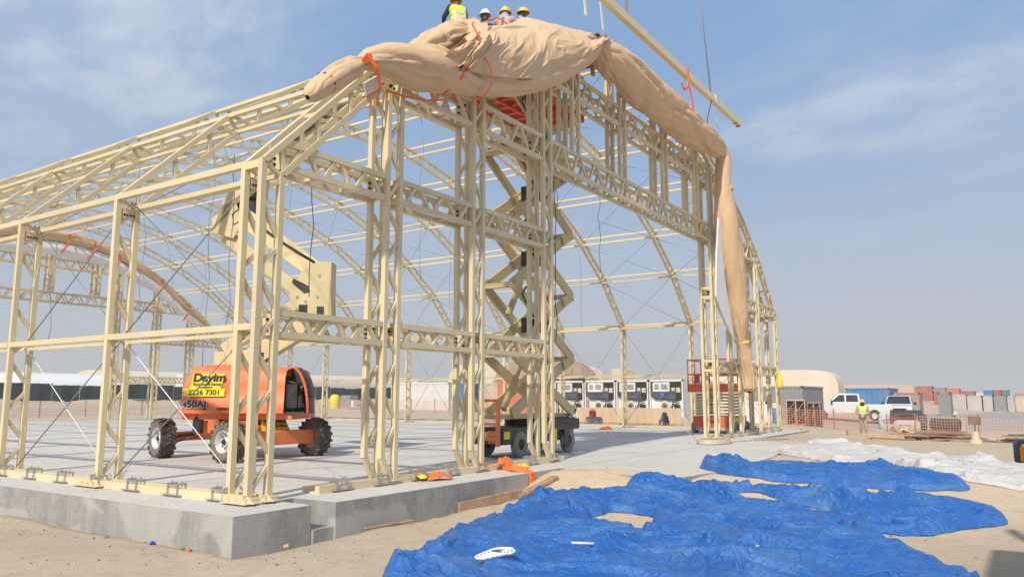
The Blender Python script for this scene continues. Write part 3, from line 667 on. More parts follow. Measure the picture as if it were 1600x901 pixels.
# ================================================================ TARPAULINS ON THE GROUND
def inside(P, poly):
    x, y = P[:, 0], P[:, 1]; c = np.zeros(len(P), bool); n = len(poly)
    for i in range(n):
        x0, y0 = poly[i]; x1, y1 = poly[(i+1) % n]
        if y0 == y1: continue
        t = ((y0 > y) != (y1 > y)) & (x < (x1-x0)*(y-y0)/(y1-y0)+x0); c ^= t
    return c
def sdist(P, poly):
    best = np.full(len(P), 1e9); near_ = np.zeros_like(P); n = len(poly)
    for i in range(n):
        a = np.array(poly[i]); d = np.array(poly[(i+1) % n])-a; t = np.clip(((P-a)@d)/max(1e-9, d@d), 0, 1)
        q = a+t[:, None]*d; e = np.hypot(*(P-q).T); m = e < best; best[m] = e[m]; near_[m] = q[m]
    return best, near_
def smoothpoly(poly, n=3, seed=0, amp=0.04):
    p = np.array(poly, float)
    for _ in range(n):
        q = np.roll(p, -1, 0); p = np.stack([p*.75+q*.25, p*.25+q*.75], 1).reshape(-1, 2)
    k = np.arange(len(p)); p[:, 0] += (vn(k*.35, k*0+seed, 3)-.5)*amp*2; p[:, 1] += (vn(k*.35, k*0+seed, 8)-.5)*amp*2
    return [tuple(v) for v in p]
def tarp(name, poly, holes, mats, step, amp, seed, dirn=0.3, flow=1.0, thick=0.02, ncre=90, gather=None):
    poly = smoothpoly(poly, 2, seed); holes = [smoothpoly(h, 2, seed+1, .09) for h in holes]
    a = np.array(poly); x0, y0 = a.min(0)-step; x1, y1 = a.max(0)+step
    gx = np.arange(x0, x1, step); gy = np.arange(y0, y1, step); X_, Y_ = np.meshgrid(gx, gy, indexing='ij')
    P = np.stack([X_.ravel(), Y_.ravel()], 1); ins = inside(P, poly); d, q = sdist(P, poly)
    for h in holes:
        ih = inside(P, h); dh, qh = sdist(P, h); ins &= ~ih
        m = dh < d; d = np.where(m, dh, d); q = np.where(m[:, None], qh, q)
    n0, n1 = X_.shape; I = np.arange(n0*n1).reshape(n0, n1); I2 = ins.reshape(n0, n1)
    cell = np.stack([I[:-1, :-1], I[1:, :-1], I[1:, 1:], I[:-1, 1:]], -1).reshape(-1, 4)
    keep = ins[cell].any(1); cell = cell[keep]
    used = np.unique(cell); P2 = P.copy(); out = used[~ins[used]]; P2[out] = q[out]; d2 = np.where(ins, d, 0)
    x, y = P2[:, 0], P2[:, 1]
    c_, s_ = math.cos(dirn), math.sin(dirn); u = x*c_+y*s_; v = -x*s_+y*c_
    wu = u+(fbm(u*.7, v*.7, seed, 3)-.5)*2.6*flow; wv = v+(fbm(u*.7+9, v*.7, seed+5, 3)-.5)*2.6*flow
    def saw(w_, k):
        t = w_-np.floor(w_); e = k[1]; return np.where(t < 1-e, (t/(1-e))**k[0], (1-t)/e)
    r1 = c_*0+u*.6+v*.8; q1 = -u*.8+v*.6
    w1 = r1*1.15+1.9*fbm(x*.55, y*.55, seed+31, 3)*1.6+.25*q1; w2 = q1*.9+2.4*fbm(x*.6+3, y*.6, seed+37, 3)*1.4
    m1 = ss((fbm(x*.9, y*.9, seed+41, 3)-.40)/.16); m2 = ss((fbm(x*1.0+7, y*1.0, seed+43, 3)-.44)/.12)
    w3 = r1*3.6+4.5*fbm(x*1.3, y*1.3, seed+51, 3); m3 = ss((fbm(x*1.6, y*1.6+4, seed+53, 3)-.44)/.12)
    w4 = q1*3.0+4.0*fbm(x*1.4, y*1.4, seed+57, 3); m4 = ss((fbm(x*1.5+2, y*1.5, seed+59, 3)-.46)/.12)
    h = .42*saw(w1, (2.2, .07))*m1+.36*saw(w2, (2.4, .07))*m2+.13*saw(w3, (1.7, .12))*m3+.12*saw(w4, (1.7, .12))*m4+.05*ridge(wu*2.2, wv*4.6, seed+3, 3)+.02*ridge(wu*5.2, wv*9, seed+4, 2)
    act = 0.40+1.2*ss((fbm(x*.8, y*.8, seed+8, 3)-.40)/.16)
    act = act*(0.6+0.9*np.exp(-((d2-.25)/.25)**2))
    cre = np.zeros(len(x)); rg = random.Random(seed); ins_ = np.zeros(len(x), bool); ins_[used] = True
    for q_ in range(ncre):
        if gather and rg.random() < .55:
            g0 = rg.choice(gather); a_ = rg.uniform(0, 2*math.pi); r_ = rg.uniform(.1, .5); px_, py_ = g0[0]+r_*math.cos(a_), g0[1]+r_*math.sin(a_); a_ += rg.uniform(-.25, .25)
        else:
            k_ = rg.randrange(len(poly)); k2 = rg.random(); b0_ = poly[k_]; b1_ = poly[rg.randrange(len(poly))]; px_, py_ = b0_[0]*(1-k2*.6)+b1_[0]*k2*.6, b0_[1]*(1-k2*.6)+b1_[1]*k2*.6; a_ = dirn+rg.gauss(0, .55)+(math.pi if rg.random() < .5 else 0)
        L_ = rg.uniform(.5, 3.2); wd = rg.uniform(.028, .055)*(step/.02)**.5; A_ = rg.uniform(.035, .10)/amp; cv = rg.uniform(-.7, .7); n_ = 7; side_ = 1 if rg.random() < .5 else -1
        qx, qy = px_, py_; sel = np.nonzero((np.abs(x-px_) < L_+.3) & (np.abs(y-py_) < L_+.3) & ins_)[0]
        if len(sel) < 5: continue
        X__, Y__ = x[sel], y[sel]; best = np.full(len(sel), 9.0); prog = np.zeros(len(sel)); sgn_ = np.zeros(len(sel))
        for m_ in range(n_):
            dx_, dy_ = math.cos(a_)*L_/n_, math.sin(a_)*L_/n_; l2 = dx_*dx_+dy_*dy_
            t_ = np.clip(((X__-qx)*dx_+(Y__-qy)*dy_)/l2, 0, 1); ex, ey = X__-qx-t_*dx_, Y__-qy-t_*dy_; e_ = np.hypot(ex, ey); mm_ = e_ < best
            best[mm_] = e_[mm_]; prog[mm_] = ((m_+t_)/n_)[mm_]; sgn_[mm_] = (dx_*ey-dy_*ex)[mm_]; qx += dx_; qy += dy_; a_ += cv*L_/n_+rg.uniform(-.14, .14)
        wl = np.where(sgn_*side_ > 0, wd*.7, wd*2.6); cre[sel] = np.maximum(cre[sel], A_*np.exp(-(best/wl)**2)*np.sin(np.pi*np.clip(prog, 0, 1))**.5)
    h = h*act+cre; act = 1.0
    lump = fbm(x*1.1, y*1.1, seed+12, 3)
    z = G(x, y)+0.010+thick*ss(d2/.05)+amp*h*act*ss(d2/.10)+amp*0.15*lump*ss(d2/.4)+0.02*ss(d2/.12)
    z = z+(fbm(x*0.9, y*0.9, 3)-.45)*0.11*np.exp(-((x-2)**2+(y+3)**2)/320.0)+(fbm(x*4.2, y*4.2, 9)-.45)*0.03+0.13*np.exp(-((x-5.9)/1.35)**2-((y+1.3)/1.0)**2)
    # sideways shift of the crests makes folds lean over
    x2 = x+amp*.2*h*act*c_*ss(d2/.2)*np.sin(wv*3); y2 = y+amp*.3*h*act*ss(d2/.2)*np.sin(wu*2+1)
    mp = -np.ones(len(P), int); mp[used] = np.arange(len(used))
    vv = np.stack([x2, y2, z], 1)[used]
    return npmesh(name, vv, mp[cell], mats)
tarpA = [(0.09, -2.14), (1.02, -1.73), (2.07, -1.34), (2.93, -1.08), (3.97, -0.9), (5.0, -0.75), (5.39, -0.9), (5.77, -1.77), (6.37, -1.89), (6.8, -1.75), (7.18, -2.06), (7.02, -2.47), (6.9, -2.96), (7.12, -3.35), (7.32, -3.82), (7.42, -4.3), (7.36, -4.81), (7.60, -5.14), (7.68, -5.68), (7.92, -6.02), (7.98, -6.53), (7.79, -7.04), (7.24, -7.2), (6.78, -7.13), (6.17, -6.65), (5.43, -6.22), (5.5, -5.84), (5.31, -5.72), (4.52, -6.12), (3.85, -6.57), (3.3, -6.95), (2.6, -7.19), (1.15, -6.09), (-0.15, -4.47), (-0.83, -2.79)]
o = tarp('blue_tarpaulin', tarpA, [[(4.45, -2.2), (4.95, -2.2), (5.15, -2.7), (4.9, -3.0), (3.9, -3.3), (3.6, -3.1), (3.9, -2.55)], [(6.85, -3.40), (7.0, -3.84), (6.87, -4.27), (6.70, -5.05), (6.35, -5.05), (6.34, -4.35), (6.44, -3.8)]], ['bluetarp'], 0.019, 0.19, 3, 1.0, ncre=260, gather=[(6.3, -5.3), (4.9, -1.6), (2.6, -1.6), (6.6, -2.6), (3.2, -4.6)])
tag(o, 'largest crumpled blue tarpaulin spread over the sand in the foreground', 'tarpaulin', 'blue tarpaulins on the sand')
tarpB = [(8.65, -2.12), (9.63, -2.11), (10.74, -2.14), (10.27, -3.07), (10.33, -3.67), (10.11, -4.31), (10.41, -4.76), (11.91, -4.73), (10.78, -5.32), (9.89, -5.94), (9.05, -6.39), (8.49, -6.73), (8.17, -6.1), (7.9, -5.15), (7.84, -4.41), (7.84, -3.77), (7.85, -3.0)]
o = tarp('blue_tarpaulin', tarpB, [], ['bluetarp'], 0.026, 0.16, 17, -1.2, ncre=120, gather=[(9.2, -2.8), (9.6, -5.2)])
tag(o, 'smaller narrow blue tarpaulin lying between the big one and the white sheet', 'tarpaulin', 'blue tarpaulins on the sand')
tarpW = [(14.88, -1.95), (16.94, -2.26), (18.6, -1.85), (17.9, -3.23), (16.0, -4.65), (13.63, -6.0), (12.93, -7.33), (12.48, -8.6), (8.44, -8.5), (8.78, -7.35), (8.9, -6.67), (9.52, -6.2), (12.1, -4.95), (11.7, -4.29), (12.72, -3.24), (13.35, -2.44)]
o = tarp('white_tarpaulin', tarpW, [], ['whitetarp'], 0.036, 0.115, 31, -1.1, ncre=110, gather=[(15.5, -3), (10.5, -7)])
tag(o, 'crumpled white sheet lying on the sand behind the blue tarpaulins', 'tarpaulin')

# ================================================================ FABRIC ROLLS ON THE GABLE
def roll(path, seg=7, nu=72, seed=0, fold=0.16, depth=0.9, name='fabric_roll', m='tanfab', parent=None, lean=None, zs=1.0):
    """a gathered roll of fabric swept along a path of (x, y, z, radius)"""
    P = np.array(path, float); n = len(P); t = np.arange(n); tt = np.linspace(0, n-1, (n-1)*seg+1)
    def cr(c):
        out = []
        for v in tt:
            i = min(int(v), n-2); f = v-i; a, b_, c1, d = c[max(i-1, 0)], c[i], c[i+1], c[min(i+2, n-1)]
            out.append(0.5*((2*b_)+(-a+c1)*f+(2*a-5*b_+4*c1-d)*f*f+(-a+3*b_-3*c1+d)*f**3))
        return np.array(out)
    x, y, z, r = [cr(P[:, k]) for k in range(4)]; r = np.maximum(r, 0.03)
    dx, dz = np.gradient(x), np.gradient(z); l_ = np.hypot(dx, dz); nx_, nz_ = -dz/l_, dx/l_
    arc = np.concatenate([[0], np.cumsum(np.hypot(np.diff(x), np.diff(z)))])
    A = np.linspace(0, 2*math.pi, nu, endpoint=False); AA, S = np.meshgrid(A, arc); R = r[:, None]*np.ones_like(AA)
    ca = AA/(2*math.pi)*9
    ph = ca+S*.55+2.2*fbm(S*.7, AA*0+seed, seed, 3)
    per = lambda f, k: 0.5+0.5*np.sin(f*2*math.pi/ k)
    tw = AA+S*0.35+0.9*(fbm(S*.8, np.cos(AA), seed+2, 3)-.5)*2
    f1 = (1-np.abs(np.sin(tw*1.5+1.3*np.sin(S*.9+seed))))**2
    f2 = (1-np.abs(np.sin(tw*3.5+2.0*fbm(S*1.6, np.sin(AA)*.8, seed+5, 3)*4)))**2.5
    f3 = (1-np.abs(np.sin(AA*8+7*fbm(S*2.2, np.cos(AA)*1.4, seed+7, 3))))**2
    big = (fbm(S*1.1, np.cos(AA)*.9+3, seed+9, 3)-.45)
    cre_ = np.zeros_like(AA); rg = random.Random(seed)
    for q_ in range(15):
        s0 = rg.uniform(-.1, .9)*arc[-1]; l0 = rg.uniform(.15, .6)*arc[-1]; a0 = rg.uniform(0, 2*math.pi); tw_ = rg.uniform(-1.6, 1.6)/max(l0, .5)*.5; dd = np.angle(np.exp(1j*(AA-a0-tw_*(S-s0)-.25*np.sin(S*1.7+q_))))
        wd = np.where(dd > 0, .05, .22); cre_ = np.maximum(cre_, np.exp(-(dd/wd)**2)*np.clip(np.sin(np.pi*np.clip((S-s0)/l0, 0, 1)), 0, 1)**.4)
    k = 1-fold*1.0*f1-fold*.7*f2-fold*.10*f3+big*0.12-.14*cre_
    # pinched ends
    rr = R*k
    Xc = x[:, None]+nx_[:, None]*np.sin(AA)*rr; Zc = z[:, None]+nz_[:, None]*np.sin(AA)*rr*zs; Yc = y[:, None]-np.cos(AA)*rr*depth
    m_ = len(tt); V = np.stack([Xc, Yc, Zc], -1).reshape(-1, 3)
    I = np.arange(m_*nu).reshape(m_, nu); J = np.roll(I, -1, 1)
    F = np.stack([I[:-1], J[:-1], J[1:], I[1:]], -1).reshape(-1, 4)
    # close the ends
    c0 = len(V); V = np.vstack([V, [[x[0], y[0], z[0]]], [[x[-1], y[-1], z[-1]]]])
    e0 = np.stack([J[0], I[0], np.full(nu, c0), np.full(nu, c0)], -1); e1 = np.stack([I[-1], J[-1], np.full(nu, c0+1), np.full(nu, c0+1)], -1)
    o = npmesh(name, V, F, [m], parent)
    cap = MB(); 
    return o
ROLL_L = [(1.1, 0.3, 5.35, 0.04), (1.17, 0.3, 5.42, 0.13), (1.37, 0.3, 5.61, 0.17), (1.66, 0.3, 5.86, 0.2), (1.93, 0.3, 6.08, 0.18), (2.08, 0.3, 6.19, 0.12), (2.29, 0.3, 6.32, 0.19), (2.71, 0.3, 6.48, 0.28), (3.23, 0.3, 6.57, 0.37), (3.79, 0.3, 6.72, 0.41), (4.22, 0.3, 6.79, 0.36), (4.87, 0.3, 6.92, 0.30), (5.88, 0.3, 7.25, 0.29), (7.04, 0.3, 7.74, 0.29), (8.09, 0.3, 8.34, 0.28), (9.12, 0.3, 9.03, 0.25), (9.74, 0.3, 9.52, 0.18)]
ROLL_R = [(9.61, 0.3, 9.66, 0.13), (9.87, 0.3, 9.54, 0.27), (10.33, 0.3, 9.41, 0.42), (11.33, 0.3, 9.36, 0.48), (12.5, 0.3, 9.25, 0.52), (13.8, 0.3, 9.24, 0.53), (15.23, 0.3, 9.19, 0.52), (16.57, 0.3, 9.24, 0.46), (17.73, 0.3, 9.25, 0.35), (18.4, 0.3, 9.23, 0.25)]
HANG = [(17.89, 0.25, 9.3, 0.16), (18.49, 0.25, 9.1, 0.29), (18.42, 0.25, 8.21, 0.28), (18.55, 0.25, 7.06, 0.39), (18.9, 0.25, 5.86, 0.42), (19.28, 0.25, 4.85, 0.38), (19.55, 0.25, 3.82, 0.31), (19.73, 0.25, 3.14, 0.17), (20.05, 0.25, 2.67, 0.28), (20.3, 0.25, 2.06, 0.28), (20.36, 0.25, 1.61, 0.25), (20.34, 0.25, 1.48, 0.12)]
FX_ = 0
fab = empty('fabric_cover', (9.6, 0.3, 0), 0, 'tan fabric cover bundled along the near gable top and hanging down at the right', 'fabric cover', 'rolled fabric covers')
def W2L(path, r0): return [(p[0]-r0[0], p[1]-r0[1], p[2]-r0[2])+tuple(p[3:]) for p in path]
F0 = (9.6, 0.3, 0)
roll(W2L(ROLL_L, F0), 8, 80, 4, 0.15, 1.0, 'rolled_bundle', parent=fab)
roll(W2L(ROLL_R, F0), 10, 80, 11, 0.17, 1.0, 'rolled_bundle', parent=fab)
roll(W2L([(x-.05*(z < 9), y, z, r*(1.18 if 3.4 < z < 9 else 1.05)) for x, y, z, r in HANG], F0), 10, 80, 23, 0.07, 0.8, 'hanging_bundle', parent=fab)
roll(W2L([(12.3, .55, 9.85, .12), (13.4, .6, 9.95, .30), (14.6, .65, 9.92, .34), (15.8, .65, 9.85, .36), (16.6, .6, 9.8, .30), (17.5, .5, 9.55, .2), (18.1, .4, 9.35, .08)], F0), 8, 64, 41, 0.28, 1.0, 'loose_fold', parent=fab)
roll(W2L([(3.3, .55, 6.75, .14), (3.8, .62, 7.12, .26), (4.3, .66, 7.48, .30), (4.8, .72, 7.82, .30), (5.3, .85, 8.12, .22), (5.8, 1.0, 8.35, .08)], F0), 8, 64, 87, 0.26, 1.0, 'loose_fold', parent=fab)
# upper sheet drawn over the work platforms
ST = [(5.02, 1.0, 7.95), (5.48, 1.2, 8.40), (5.78, 1.4, 8.70), (6.1, 1.55, 8.82), (6.42, 1.55, 8.89), (7.23, 1.55, 9.25), (7.98, 1.55, 9.64), (8.38, 1.55, 9.93), (8.93, 1.55, 10.12), (9.98, 1.55, 10.38), (10.3, 1.2, 10.3), (10.4, .7, 10.1), (10.2, .45, 9.8)]
SB = [(3.52, 0.1, 6.72), (3.85, 0.05, 6.70), (4.1, 0.0, 6.74), (4.3, 0.0, 6.83), (4.6, 0.0, 6.95), (5.18, 0.0, 7.1), (5.8, 0.02, 7.3), (6.13, 0.02, 7.41), (6.6, 0.03, 7.58), (7.47, 0.05, 8.01), (8.3, 0.1, 8.49), (9.06, 0.12, 9.01), (9.55, 0.15, 9.35)]
def sheet(name, T_, B_, nu, nv, seed, amp, back, parent, m='tanfab'):
    T_ = np.array(T_); B_ = np.array(B_); s = np.linspace(0, len(T_)-1, nu)
    def itp(A): return np.stack([np.interp(s, np.arange(len(A)), A[:, k]) for k in range(3)], 1)
    a, b_ = itp(T_), itp(B_); t = np.linspace(-0.06, 1+back, nv)
    V = np.zeros((nu, nv, 3))
    for jj, v in enumerate(t):
        if v <= 1:
            q = v**1.0; P_ = b_+(a-b_)*q; bow = math.sin(math.pi*min(max(v, 0), 1))*0.10
            P_[:, 1] = b_[:, 1]+(a[:, 1]-b_[:, 1])*max(v, 0)**2.4; P_ = P_+np.array([0, -bow, bow*.3])
        else:
            e = (v-1); P_ = a+np.array([0, 1.0, 0])*min(e, .12)*1.6+np.array([0, 0.1, -1.0])*max(0, e-.10)*2.2
        V[:, jj] = P_
    U_, W_ = np.meshgrid(s*.55, t*2.6, indexing='ij')
    wu = U_+(fbm(U_, W_, seed, 3)-.5)*1.6; wv = W_+(fbm(U_+5, W_, seed+1, 3)-.5)*1.3
    h = .5*ridge(wu*2.0-wv*.5, wv*.35+wu*.2, seed+2, 3)+.28*ridge(wu*3.6+wv*.9, wv*.7, seed+3, 3)+.14*ridge(wu*7+wv, wv*1.5, seed+4, 2)
    left = 1.25-.95*ss((U_-1.0)/1.4)+.35*ss((U_-5.2)/.9)
    V[:, :, 1] -= amp*h*left; V[:, :, 2] += amp*.5*h*left-0.05*np.sin(U_*9)*ss((W_-2.2)/.5)*left
    I = np.arange(nu*nv).reshape(nu, nv); F = np.stack([I[:-1, :-1], I[1:, :-1], I[1:, 1:], I[:-1, 1:]], -1).reshape(-1, 4)
    V = V.reshape(-1, 3)-np.array(F0)
    return npmesh(name, V, F, [m], parent)
sheet('upper_sheet', ST, SB, 260, 110, 51, 0.26, 0.5, fab)
WH = [(16.94, 6.72), (16.64, 5.49), (16.45, 4.27), (17.07, 3.7), (18.02, 3.04), (17.74, 3.76), (17.41, 4.61), (17.17, 5.57), (17.11, 6.66)]
wm = MB().prism([(x-F0[0], z) for x, z in WH], -0.34, -0.30, 'XZ'); wm.build('white_lining', 'whitefab', fab)
roll(W2L([(17.35, 0.25, 4.9, .05), (17.42, 0.25, 4.35, .10), (18.1, .25, 3.72, .08), (18.9, .25, 3.2, .07), (19.3, .25, 2.98, .04)], F0), 6, 24, 9, .2, 1, 'lining_edge', parent=fab)
# straps and ties on the cover (things of their own: they hold it)
def band(path_pt, r, m, name, lab, cat, group=None, w=0.05, ax=(1, 0, 0.3), sq=1.0):
    c = Vector(path_pt); _, _, x, y, z = frame((0, 0, 0), ax, (0, 1, 0)); n_ = 28; P = []; F = []
    for i in range(n_):
        a = 2*math.pi*i/n_; rr = r*(1+.05*math.sin(3*a)); d = x*math.cos(a)*rr+y*math.sin(a)*rr*sq
        for s_, k in ((-w/2, 1), (w/2, 1), (w/2, .94), (-w/2, .94)): P.append(d*k+z*s_)
    for i in range(n_):
        j2 = (i+1) % n_
        for k in range(4): F.append((i*4+k, i*4+(k+1) % 4, j2*4+(k+1) % 4, j2*4+k))
    m_ = MB().add([tuple(p) for p in P], F, 0, False); o = m_.build(name, m, None, loc=c)
    return tag(o, lab, cat, group)
band((19.73, .25, 3.14), .21, 'ystrap', 'tie_strap', 'yellow tie around the lower neck of the hanging tan fabric', 'strap', w=.10, ax=(.25, 0, -1))
band((18.44, .25, 8.0), .31, 'ystrap', 'tie_strap', 'yellow tie around the upper part of the hanging tan fabric', 'strap', w=.09, ax=(.0, 0, -1))
band((20.12, .25, 2.5), .275, 'wcable', 'tie_strap', 'pale tie around the fabric bundle just above its bottom end', 'strap', w=.04, ax=(.3, 0, -1))
def strapline(pts, m, lab, r=0.022, cat='strap', group=None, name='ratchet_strap'):
    b0 = Vector(pts[0]); mm = MB()
    for a, c in zip(pts, pts[1:]): mm.beam(Vector(a)-b0, Vector(c)-b0, r*2.6, r*.7, 0, (0, 1, 0))
    o = mm.build(name, m, None, loc=b0); return tag(o, lab, cat, group)
def arcpts(c, r, a0, a1, n=12, tilt=0.0, ysc=1.0):
    return [(c[0]+tilt*math.sin(a)*r, c[1]-math.cos(a)*r*ysc, c[2]+math.sin(a)*r) for a in [a0+(a1-a0)*i/n for i in range(n+1)]]
g_ = 'orange straps holding the near fabric cover'
strapline(arcpts((4.12, .3, 6.80), .405, -1.9, .7, 14, .25), 'strap', 'orange strap around the left bulge of the tan roll', .014, group=g_)
strapline(arcpts((4.78, .24, 6.95), .385, -1.7, .9, 14, -.35)+[(4.42, -.16, 7.42), (4.25, -.12, 7.6)], 'strap', 'orange strap under the left-hand end of the draped sheet', .014, group=g_)
strapline([(2.05, .12, 6.26), (2.2, .10, 6.12), (2.45, .25, 5.98), (2.75, .6, 5.85)], 'strap', 'wide orange strap running down from the pinch near the left tail of the roll', .026, group=g_)
strapline([(3.0, .66, 6.18), (3.4, .62, 6.20), (3.9, .55, 6.28), (4.2, .42, 6.36)], 'strap', 'long orange strap along the lower edge of the tan roll', .014, group=g_)
strapline([(1.98, .15, 6.14), (2.05, .12, 6.27), (2.14, .14, 6.25)], 'strap', 'short orange strap knotted at the pinch of the left tail', .03, group=g_)
band((1.42, .3, 5.66), .165, 'dark', 'tie_rope', 'thin dark tie around the left tail of the tan roll', 'rope', w=.012, ax=(.75, 0, .6))
sgn = MB().box((0, 0, 0), (.42, .03, .20)); so_ = sgn.build('warning_plate', 'white', None, loc=(2.72, .68, 6.17)); so_.rotation_euler = (rad(15), rad(-38), 0)
tag(so_, 'small white plate with orange edge fixed on the rafter under the roll', 'plate'); e_ = MB().bx(-.21, .21, -.02, .02, -.12, -.10).build('edge_strip', 'strap', so_)

# far gable cover
FAR = [(9.3, 34.8, 8.6, .25), (10.85, 34.8, 9.02, 0.28), (12.27, 34.8, 9.33, 0.36), (14.26, 34.8, 9.4, 0.34), (15.63, 34.8, 9.35, 0.35), (16.87, 34.8, 9.15, 0.32), (18.19, 34.8, 8.69, 0.29), (19.25, 34.8, 8.27, 0.3), (19.99, 34.8, 7.92, 0.26), (20.93, 34.8, 7.26, 0.23), (21.94, 34.8, 6.51, 0.19), (23.08, 34.8, 5.74, 0.16), (24.02, 34.8, 5.1, 0.12)]
FAR = [(x, 35.0, z+.35, r) for x, _, z, r in FAR]
ff = empty('fabric_cover', (16, 35, 0), 0, 'brown and white fabric cover tied along the arch of the far gable', 'fabric cover', 'rolled fabric covers')
roll([(x-16, y-35.25, z, r) for x, y, z, r in FAR], 6, 40, 61, .15, 1, 'rolled_bundle', parent=ff, m='tanfab')
roll([(x-16, y-35.2, z-r*1.6-.12, r*1.15) for x, y, z, r in FAR[:-1]], 6, 40, 71, .10, .8, 'white_lining', parent=ff, m='whitefab')
for i, (x, z) in enumerate(((14.9, 9.6), (16.3, 9.4), (17.7, 8.95), (20.4, 7.9), (22.2, 6.6), (23.3, 5.7))):
    strapline([(x-.1, 34.35, z+.3), (x, 34.45, z-.02), (x-.15, 34.3, z-.3), (x-.35, 34.5, z-.75)], 'strap', 'orange strap number %s from the top on the far fabric cover' % ['one', 'two', 'three', 'four', 'five', 'six'][i], .035, group='orange straps on the far fabric cover')

# ================================================================ BEAM UNDER THE CRANE
bm = empty('lifted_beam', (9.4, 0, 10.5), 0, 'long cream steel beam hanging from slings above the gable', 'steel beam')
m = MB(); m.bx(-1.2, 10.1, -.07, .07, .06, .09); m.bx(-1.2, 10.1, -.07, .07, -.12, -.09); m.bx(-1.2, 10.1, -.02, .02, -.09, .06); m.bx(-1.2, 10.1, -.07, -.055, -.09, .06)
m.build('girder', 'cream', bm)
for dx, dz, n_ in ((10.1, .02, 'end_cap'), (10.05, -.12, 'end_cap'), (9.75, -.1, 'end_cap')):
    MB().cyl((dx-.03, -.06, dz), (dx-.03, .06, dz), .05, n=10).build(n_, 'redpl', bm)
def thing_tube(name, pts, r, m_, lab, cat, group=None, n=6):
    b0 = Vector(pts[0]); mm = MB().tube([Vector(p)-b0 for p in pts], r, n); o = mm.build(name, m_, None, loc=b0, fix=False); return tag(o, lab, cat, group)
thing_tube('crane_wire', [(15.75, 0, 16.0), (16.3, 0, 12.6), (16.75, 0, 10.66)], .018, 'cable', 'thin steel wire holding the right end of the lifted beam', 'wire', 'crane wires')
thing_tube('crane_wire', [(10.6, 0, 12.6), (10.72, 0, 11.4), (10.75, 0, 10.66)], .035, 'galv', 'short thick wire with hook at the left part of the lifted beam', 'wire', 'crane wires')
thing_tube('crane_wire', [(16.82, 0, 10.4), (16.7, .1, 9.9), (16.85, .2, 9.4)], .016, 'cable', 'thin wire dropping from the lifted beam to the tan cover', 'wire', 'crane wires')
def sling(pts, w, lab):
    b0 = Vector(pts[0]); mm = MB()
    for a, c in zip(pts, pts[1:]): mm.beam(Vector(a)-b0, Vector(c)-b0, w, .012, 0, (0, 1, 0))
    return tag(mm.build('lifting_sling', 'sling', None, loc=b0), lab, 'sling', 'white lifting slings')
sling([(9.05, .35, 12.4), (9.16, .35, 11.0), (9.26, .35, 10.05)], .11, 'white sling rising from the middle of the tan cover, left of its twin')
sling([(9.5, .25, 12.4), (9.75, .25, 11.0), (9.98, .25, 9.75), (10.0, .25, 9.3)], .09, 'white sling rising from the pinched top of the tan cover')
sling([(17.1, -.05, 10.65), (17.4, .05, 9.9), (18.3, .25, 9.3), (18.45, .1, 9.1)], .08, 'white sling between the lifted beam and the top right corner of the cover')
sling([(16.85, -.09, 10.62), (16.95, -.09, 10.36), (17.05, -.08, 10.64)], .07, 'white sling looped round the right end of the lifted beam')
strapline([(14.55, -.1, 10.62), (14.6, -.1, 10.3), (14.5, -.1, 10.0), (14.2, -.1, 9.85), (14.0, -.1, 10.0)], 'strap', 'pink orange ribbon tied round the lifted beam', .03, 'ribbon')
strapline([(14.6, -.11, 10.1), (14.75, -.11, 9.8), (14.85, -.11, 9.4)], 'strap', 'loose orange ribbon end fluttering below the lifted beam', .035, 'ribbon')

# ================================================================ BOOM LIFT
def lug_wheel(parent, c, side, r=.42, w=.32, steer=0, name='wheel', m1='rubber', m2='tyreside', rim='rim', lugs=True):
    o = empty_mesh = None
    t = MB()
    prof = [(r*.56, -w*.42), (r*.80, -w*.5), (r*.93, -w*.46), (r*.96, -w*.3), (r*.965, 0), (r*.96, w*.3), (r*.93, w*.46), (r*.80, w*.5), (r*.56, w*.42), (r*.56, -w*.42)]
    t.lathe(prof, axis='X', n=36, mi=0)
    for f in range(len(t.f)):
        k = f//36
        t.m[f] = 1 if k in (0, 1, 6, 7) else 0
    if lugs:
        n_ = 17
        for s_ in (-1, 1):
            for i in range(n_):
                a = 2*math.pi*(i+(.5 if s_ > 0 else 0))/n_; a2 = a+.20
                p = Vector((s_*w*.50, math.cos(a2)*r*.95, math.sin(a2)*r*.95)); q = Vector((-s_*w*.02, math.cos(a-.02)*r*.99, math.sin(a-.02)*r*.99))
                t.beam(p, q, .045, .062, 0, (0, math.cos(a), math.sin(a)))
                p2 = Vector((s_*w*.50, math.cos(a2)*r*.84, math.sin(a2)*r*.84)); t.beam(p2, p, .04, .03, 0, (1, 0, 0))
    o = t.build(name, [m1, m2], parent, loc=c); o.rotation_euler = (0, 0, steer)
    ri = MB().lathe([(r*.57, side*w*.40), (r*.54, side*w*.46), (r*.50, side*w*.42), (r*.46, side*w*.20), (r*.44, side*w*.16), (r*.20, side*w*.18), (r*.19, side*w*.30), (0.001, side*w*.30)], axis='X', n=28)
    ri.lathe([(r*.57, -side*w*.40), (r*.50, -side*w*.3), (0.001, -side*w*.25)], axis='X', n=20)
    ri.build('rim', rim, o)
    hb = MB()
    for i in range(8):
        a = 2*math.pi*i/8; hb.cyl((side*w*.17, math.cos(a)*r*.31, math.sin(a)*r*.31), (side*w*.24, math.cos(a)*r*.31, math.sin(a)*r*.31), .016, n=6)
    hb.lathe([(r*.16, side*w*.3), (r*.12, side*w*.36), (0.001, side*w*.36)], axis='X', n=12)
    hb.build('hub', 'engine', o)
    return o
BL = (5.62, 7.42)
boom = empty('boom_lift', (BL[0], BL[1], 0), 0, 'orange articulated boom lift with cream arm standing inside the hangar frame', 'boom lift')
chs = MB(); chs.bx(-.42, .42, -1.0, 1.05, .42, .72); chs.bx(-.55, .55, -.55, .65, .50, .80)
